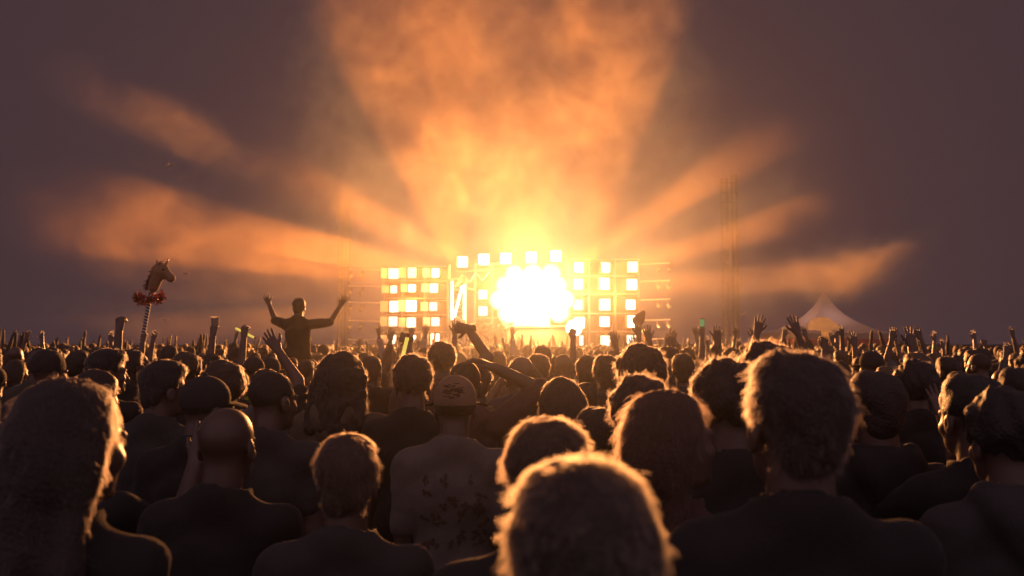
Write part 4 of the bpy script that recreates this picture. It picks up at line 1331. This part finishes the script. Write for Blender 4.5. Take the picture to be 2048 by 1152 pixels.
for mm, seed, cnt in ((M_TINSEL, 1, 480), (M_TINSEL2, 2, 240)):
    r_ = random.Random(seed); v, f = [], []
    for i in range(cnt):
        a = r_.uniform(0, 6.28)
        c0 = wc + Vector((0.155 * math.cos(a), 0.13 * math.sin(a), 0.03 * math.sin(2 * a) + r_.gauss(0, 0.02)))
        d0 = Vector((r_.gauss(0, 1), r_.gauss(0, 1), r_.gauss(0, 1))).normalized() * r_.uniform(0.025, 0.055)
        w0 = d0.cross(Vector((r_.random(), r_.random(), 1))).normalized() * 0.007
        n = len(v); v += [c0 - w0, c0 + w0, c0 + d0 + w0, c0 + d0 - w0]; f.append((n, n + 1, n + 2, n + 3))
    t = MB().add(v, f).build('tinsel', mm, un)
hc_ = at(324, 548, UY) - low
s = SDF(tuple(hc_ + Vector((-0.30, -0.16, -0.30))), tuple(hc_ + Vector((0.30, 0.16, 0.25))), 0.0085)
def H(x, y, z): return tuple(hc_ + Vector((x, y, z)))
s.cap(H(-0.10, 0, -0.16), H(-0.045, 0, 0.02), 0.062, 0.088, 0)
s.ell(H(-0.015, 0, 0.035), (0.10, 0.07, 0.088), 0.04)
s.cap(H(0.02, 0, 0.02), H(0.105, 0, -0.045), 0.062, 0.050, 0.03)
s.ell(H(0.112, 0, -0.052), (0.048, 0.050, 0.045), 0.02)
for e in (-1, 1):
    s.ell(H(0.13, e * 0.032, -0.04), (0.009, 0.008, 0.01), 0.006, True)
    s.cap(H(-0.035, e * 0.045, 0.11), H(-0.045, e * 0.055, 0.165), 0.022, 0.006, 0.012)
M_UNI = mat('unicorn_plush', (0.40, 0.22, 0.12), 0.85, sheen=0.2, noise=0.1, nscale=15)
hd = child('unicorn_head', np_mesh('unicorn_head', *s.nets(), [M_UNI]), un)
MB().path([H(0.035, 0, 0.105), H(0.06, 0, 0.15), H(0.085, 0, 0.195)], [0.02, 0.013, 0.003], 10).build('horn', mat('gold_horn', (0.8, 0.55, 0.25), 0.35, metal=0.5), hd, True)
for e in (-1, 1): MB().path([H(0.035, e * 0.060, 0.048), H(0.035, e * 0.074, 0.048)], [0.016, 0.010], 12).build('eye', M_BLACK, hd, True)
r_ = random.Random(9); v, f = [], []
for i in range(420):
    t = r_.random()
    c0 = hc_ + Vector((-0.16 + 0.15 * t + r_.gauss(0, 0.012), r_.gauss(0, 0.025), -0.17 + 0.30 * t ** 0.7 + r_.gauss(0, 0.012)))
    d0 = Vector((-0.55 + r_.gauss(0, 0.3), r_.gauss(0, 0.3), -0.6 + r_.gauss(0, 0.3))).normalized() * r_.uniform(0.04, 0.09)
    w0 = d0.cross(Vector((0, 1, 0.2))).normalized() * 0.006
    n = len(v); v += [c0 - w0, c0 + w0, c0 + d0]; f.append((n, n + 1, n + 2))
MB().add(v, f).build('mane', mat('dark_mane', (0.10, 0.03, 0.035), 0.6), hd)
MB().tube(wc - axis * 0.0, H(-0.085, 0, -0.15), 0.02, n=8).build('neck_rod', M_UNI, un)

# security vests
M_HIVIS = mat('hivis_tape', (0.55, 0.75, 0.12), 0.5, emit=None)
def vest(root, label=None):
    def go():
        J = skeleton(False, 'down')
        s = SDF((-0.30, -0.26, 0.95), (0.30, 0.26, 1.60), 0.016)
        torso(s, False, J, 0.024, 0.05)
        s.cap((0, 0.0, 1.48), (0, 0.02, 1.75), 0.085, 0.12, 0.006, True)
        s.below(1.0)
        return np_mesh('vest', *s.nets(), [M_CLOTH])
    v = child('vest', cached('vest', go), root, (0.42, 0.62, 0.06))
    return v

# confetti adrift in the air
M_CONF = mat('confetti_paper', (0.85, 0.75, 0.55), 0.6)
for k, (px, py, an, nm) in enumerate(((335, 329, 35, 'left one of two slanted strips in left sky'), (343, 331, 35, 'right one of two slanted strips in left sky'), (373, 547, -5, 'alone right of the unicorn head'),
                                     (328, 638, 0, 'left one of two low pieces right of the striped pole'), (337, 638, 0, 'right one of two low pieces right of the striped pole'), (248, 219, 10, 'highest and faintest in the left sky'),
                                     (78, 676, -20, 'just above the far left heads'), (1487, 628, 20, 'right of the right masts'))):
    q = at(px, py, 13)
    w_, h_ = (0.075, 0.022) if k != 5 else (0.05, 0.012)
    if k in (3, 4): w_, h_ = 0.026, 0.024
    o = MB().box((0, 0, 0), (w_, 0.004, h_), Matrix.Rotation(R(-an), 3, 'Y') @ Matrix.Rotation(R(50), 3, 'X')).build('confetti', M_CONF)
    o.location = q
    tag(o, 'pale strip of paper confetti, ' + nm, 'confetti', 'confetti in the air')

# ------------------------------------------------------------------ the crowd
rng = random.Random(20)
taken = [(o.location.x, o.location.y) for o in COL.objects if o.get('category') == 'person']
spots = []
Y = 4.6
while Y < 41.5:
    step = 0.62 + 0.010 * Y
    half = 0.60 * Y + 0.6
    x = -half + rng.uniform(0, 0.5)
    while x < half:
        px_, py_ = x + rng.uniform(-0.16, 0.16), Y + rng.uniform(-0.2, 0.2)
        lim = 0.42 if py_ > 6 else 0.62
        if all((px_ - a) ** 2 + (py_ - b) ** 2 > lim ** 2 for a, b in taken): spots.append((px_, py_))
        x += step * (1.0 if Y < 16 else 1.25)
    Y += step * 1.02
spots.sort(key=lambda q: q[0] ** 2 + q[1] ** 2)
n_hero = len(taken)
ones, mass = spots[:296 - n_hero], spots[296 - n_hero:]

ZONES = [(-1e9, 150, 'far left edge of crowd'), (150, 330, 'near the striped pole'), (330, 480, 'between striped pole and spread armed man'), (480, 650, 'below the spread armed man'),
         (650, 765, 'below the left masts'), (765, 900, 'below left light bank'), (900, 1000, 'before the lattice tower'), (1000, 1140, 'before central lamp wall'), (1140, 1285, 'below right light bank'),
         (1285, 1430, 'just right of right light bank'), (1430, 1560, 'below the right masts'), (1560, 1790, 'before the tent'), (1790, 1e9, 'dark right end of crowd')]
POSES = ['down'] * 34 + ['right_up', 'left_up', 'right_fist', 'both_up', 'clap', 'phone', 'clap_high', 'both_up', 'right_up']
PTEXT = {'down': 'arms low', 'right_up': 'right hand raised', 'left_up': 'left hand raised', 'right_fist': 'right fist raised', 'both_up': 'both arms raised', 'clap': 'clapping', 'phone': 'hands held up in front', 'clap_high': 'hands clapped overhead'}
HAIRS = ['short'] * 5 + ['curly'] * 2 + ['side', 'side', 'buzz', 'long', 'long', 'bun', 'ponytail', 'afro', 'cap', 'beanie', 'bald', 'curly_long']
HTEXT = {'short': 'short {} hair', 'side': 'flat {} hair', 'curly': 'curly {} hair', 'buzz': 'cropped {} hair', 'long': 'long {} hair', 'bun': '{} hair in a bun', 'ponytail': '{} ponytail', 'afro': 'round {} afro',
         'cap': 'dark cap', 'beanie': 'beanie', 'bald': 'bald head', 'curly_long': 'long wavy {} hair'}
used = set()
for i, (x, y) in enumerate(ones):
    px = 1024 + x / y * FPX
    zone = next(t for a, b, t in ZONES if a <= px < b)
    dist = 'near' if y < 6.5 else ('middle' if y < 9 else 'farther')
    for tries in range(60):
        ha = rng.choice(HAIRS); co = rng.choice(list(HAIRCOL)[:3] + ['dark brown', 'blond']); po = rng.choice(POSES) if (y > 8.5 or rng.random() < 0.25) and not (470 < px < 730 and y < 12.6) else 'down'; sh = rng.choice(['black', 'black', 'charcoal', 'navy', 'grey', 'maroon', 'olive', 'tan', 'white'])
        lab = f'{HTEXT[ha].format(co)}, {sh} top, {PTEXT[po]}, {zone}'
        if lab not in used: break
    used.add(lab)
    fem = ha in ('long', 'bun', 'ponytail', 'curly_long')
    hgt = rng.gauss(1.64 if fem else 1.735, 0.055)
    hgt = min(max(hgt, 1.5), 1.82) / 1.79
    if 470 < px < 730 and y < 12.6: hgt = min(hgt, 0.93)
    rz = math.atan2(-(0.6 - x), STAGE - y) + rng.gauss(0, 0.16)
    yaw = rng.choice((0, 0, -18, 18))
    st = (1500, 0.026) if y < 9 and ha not in ('bald', 'buzz', 'cap', 'beanie') else ((350, 0.03) if ha not in ('bald', 'buzz', 'cap', 'beanie') else (0, 0))
    person((x, y, 0), rz, hgt, female=fem, pose=po, hair=ha, haircol=co, skin=rng.choice((0, 0, 1, 2, 3)), shirt=sh, sleeve=(sl := rng.choice((0.62, 0.62, 1.6))), hood=(sl > 1 and y < 6.5), lod=1, strand=st, head=(yaw, 0, 0), label=lab, group='people in the crowd', rad=0.0005)

# two stewards in bright vests
for px, py, Yv, nm in ((508, 712, 7.6, 'left one of two, left of the waving hand'), (541, 714, 8.0, 'right one of two, left of the waving hand')):
    q = stand(px, py, Yv, hair='cap', shirt='black', lod=1, label='steward in a bright yellow green vest, ' + nm, group='stewards in bright vests')
    vest(q)

# everybody farther away: one mass
def far_templates():
    out = []
    for female, pose, hair in ((False, 'down', 'short'), (True, 'down', 'long'), (False, 'both_up', 'short'), (False, 'right_up', 'curly'), (False, 'down', 'curly'), (False, 'right_fist', 'buzz'), (False, 'clap_high', 'short'), (True, 'both_up', 'long')):
        J = skeleton(female, pose)
        lo, hi = bounds(J)
        s = SDF(lo, hi, 0.045)
        torso(s, female, J, 0.012, 2.0); legs(s, female, 0.012)
        for k, (S, E, W, f, hand, e) in J.items(): s.cap(W, W + f * 0.14, 0.042, 0.034, 0.01)
        hs = SDF((-0.16, -0.2, -0.3), (0.16, 0.18, 0.2), 0.024)
        hs.ell((0, -0.01, 0.03), (0.084, 0.102, 0.10), 0); hs.ell((0, 0.03, -0.04), (0.058, 0.06, 0.085), 0.03); hs.cap((0, -0.02, -0.05), (0, -0.04, -0.24), 0.055, 0.06, 0.02)
        if hair == 'curly': hs.ell((0, -0.02, 0.055), (0.108, 0.12, 0.105), 0.01)
        if hair == 'long': hs.cap((0, -0.06, 0), (0, -0.08, -0.26), 0.08, 0.065, 0.02)
        v, q = hs.nets()
        V1, Q1 = s.nets()
        out.append(((V1, Q1), (xf(v, head_matrix()), q)))
    return out
FT = far_templates()
A, B = [], []
for (x, y) in mass:
    k = rng.choice((0, 0, 0, 1, 4)) if x > 9 else rng.choice((0,) * 18 + (1, 1, 1, 4, 4, 4, 4, 1, 1, 1, 4, 4, 4, 2, 3, 5, 6, 7))
    M = Matrix.Translation((x, y, 0)) @ Matrix.Rotation(math.atan2(-(0.6 - x), STAGE - y) + rng.gauss(0, 0.2), 4, 'Z') @ Matrix.Scale(min(max(rng.gauss(0.955, 0.035), 0.87), 1.03), 4)
    A.append((xf(FT[k][0][0], M), FT[k][0][1])); B.append((xf(FT[k][1][0], M), FT[k][1][1]))
M_FAR = mat('far_clothes', (0.06, 0.05, 0.048), 0.9, sheen=0.3, noise=0.8, nscale=1.6)
M_FARH = mat('far_heads', (0.07, 0.045, 0.033), 0.7, sheen=0.2, noise=0.7, nscale=1.9)
V1, Q1 = join(A); V2, Q2 = join(B)
me = np_mesh('crowd', np.concatenate([V1, V2]), np.concatenate([Q1, Q2 + len(V1)]), [M_FAR, M_FARH])
mi = np.zeros(len(Q1) + len(Q2), np.int32); mi[len(Q1):] = 1
me.polygons.foreach_set('material_index', mi)
cr = link_mesh('crowd', me)
tag(cr, 'dense far crowd standing in the field up to the stage', kind='stuff')
print('people one by one', len(ones) + n_hero, 'in the mass', len(mass), 'quads in the mass', len(Q1) + len(Q2))
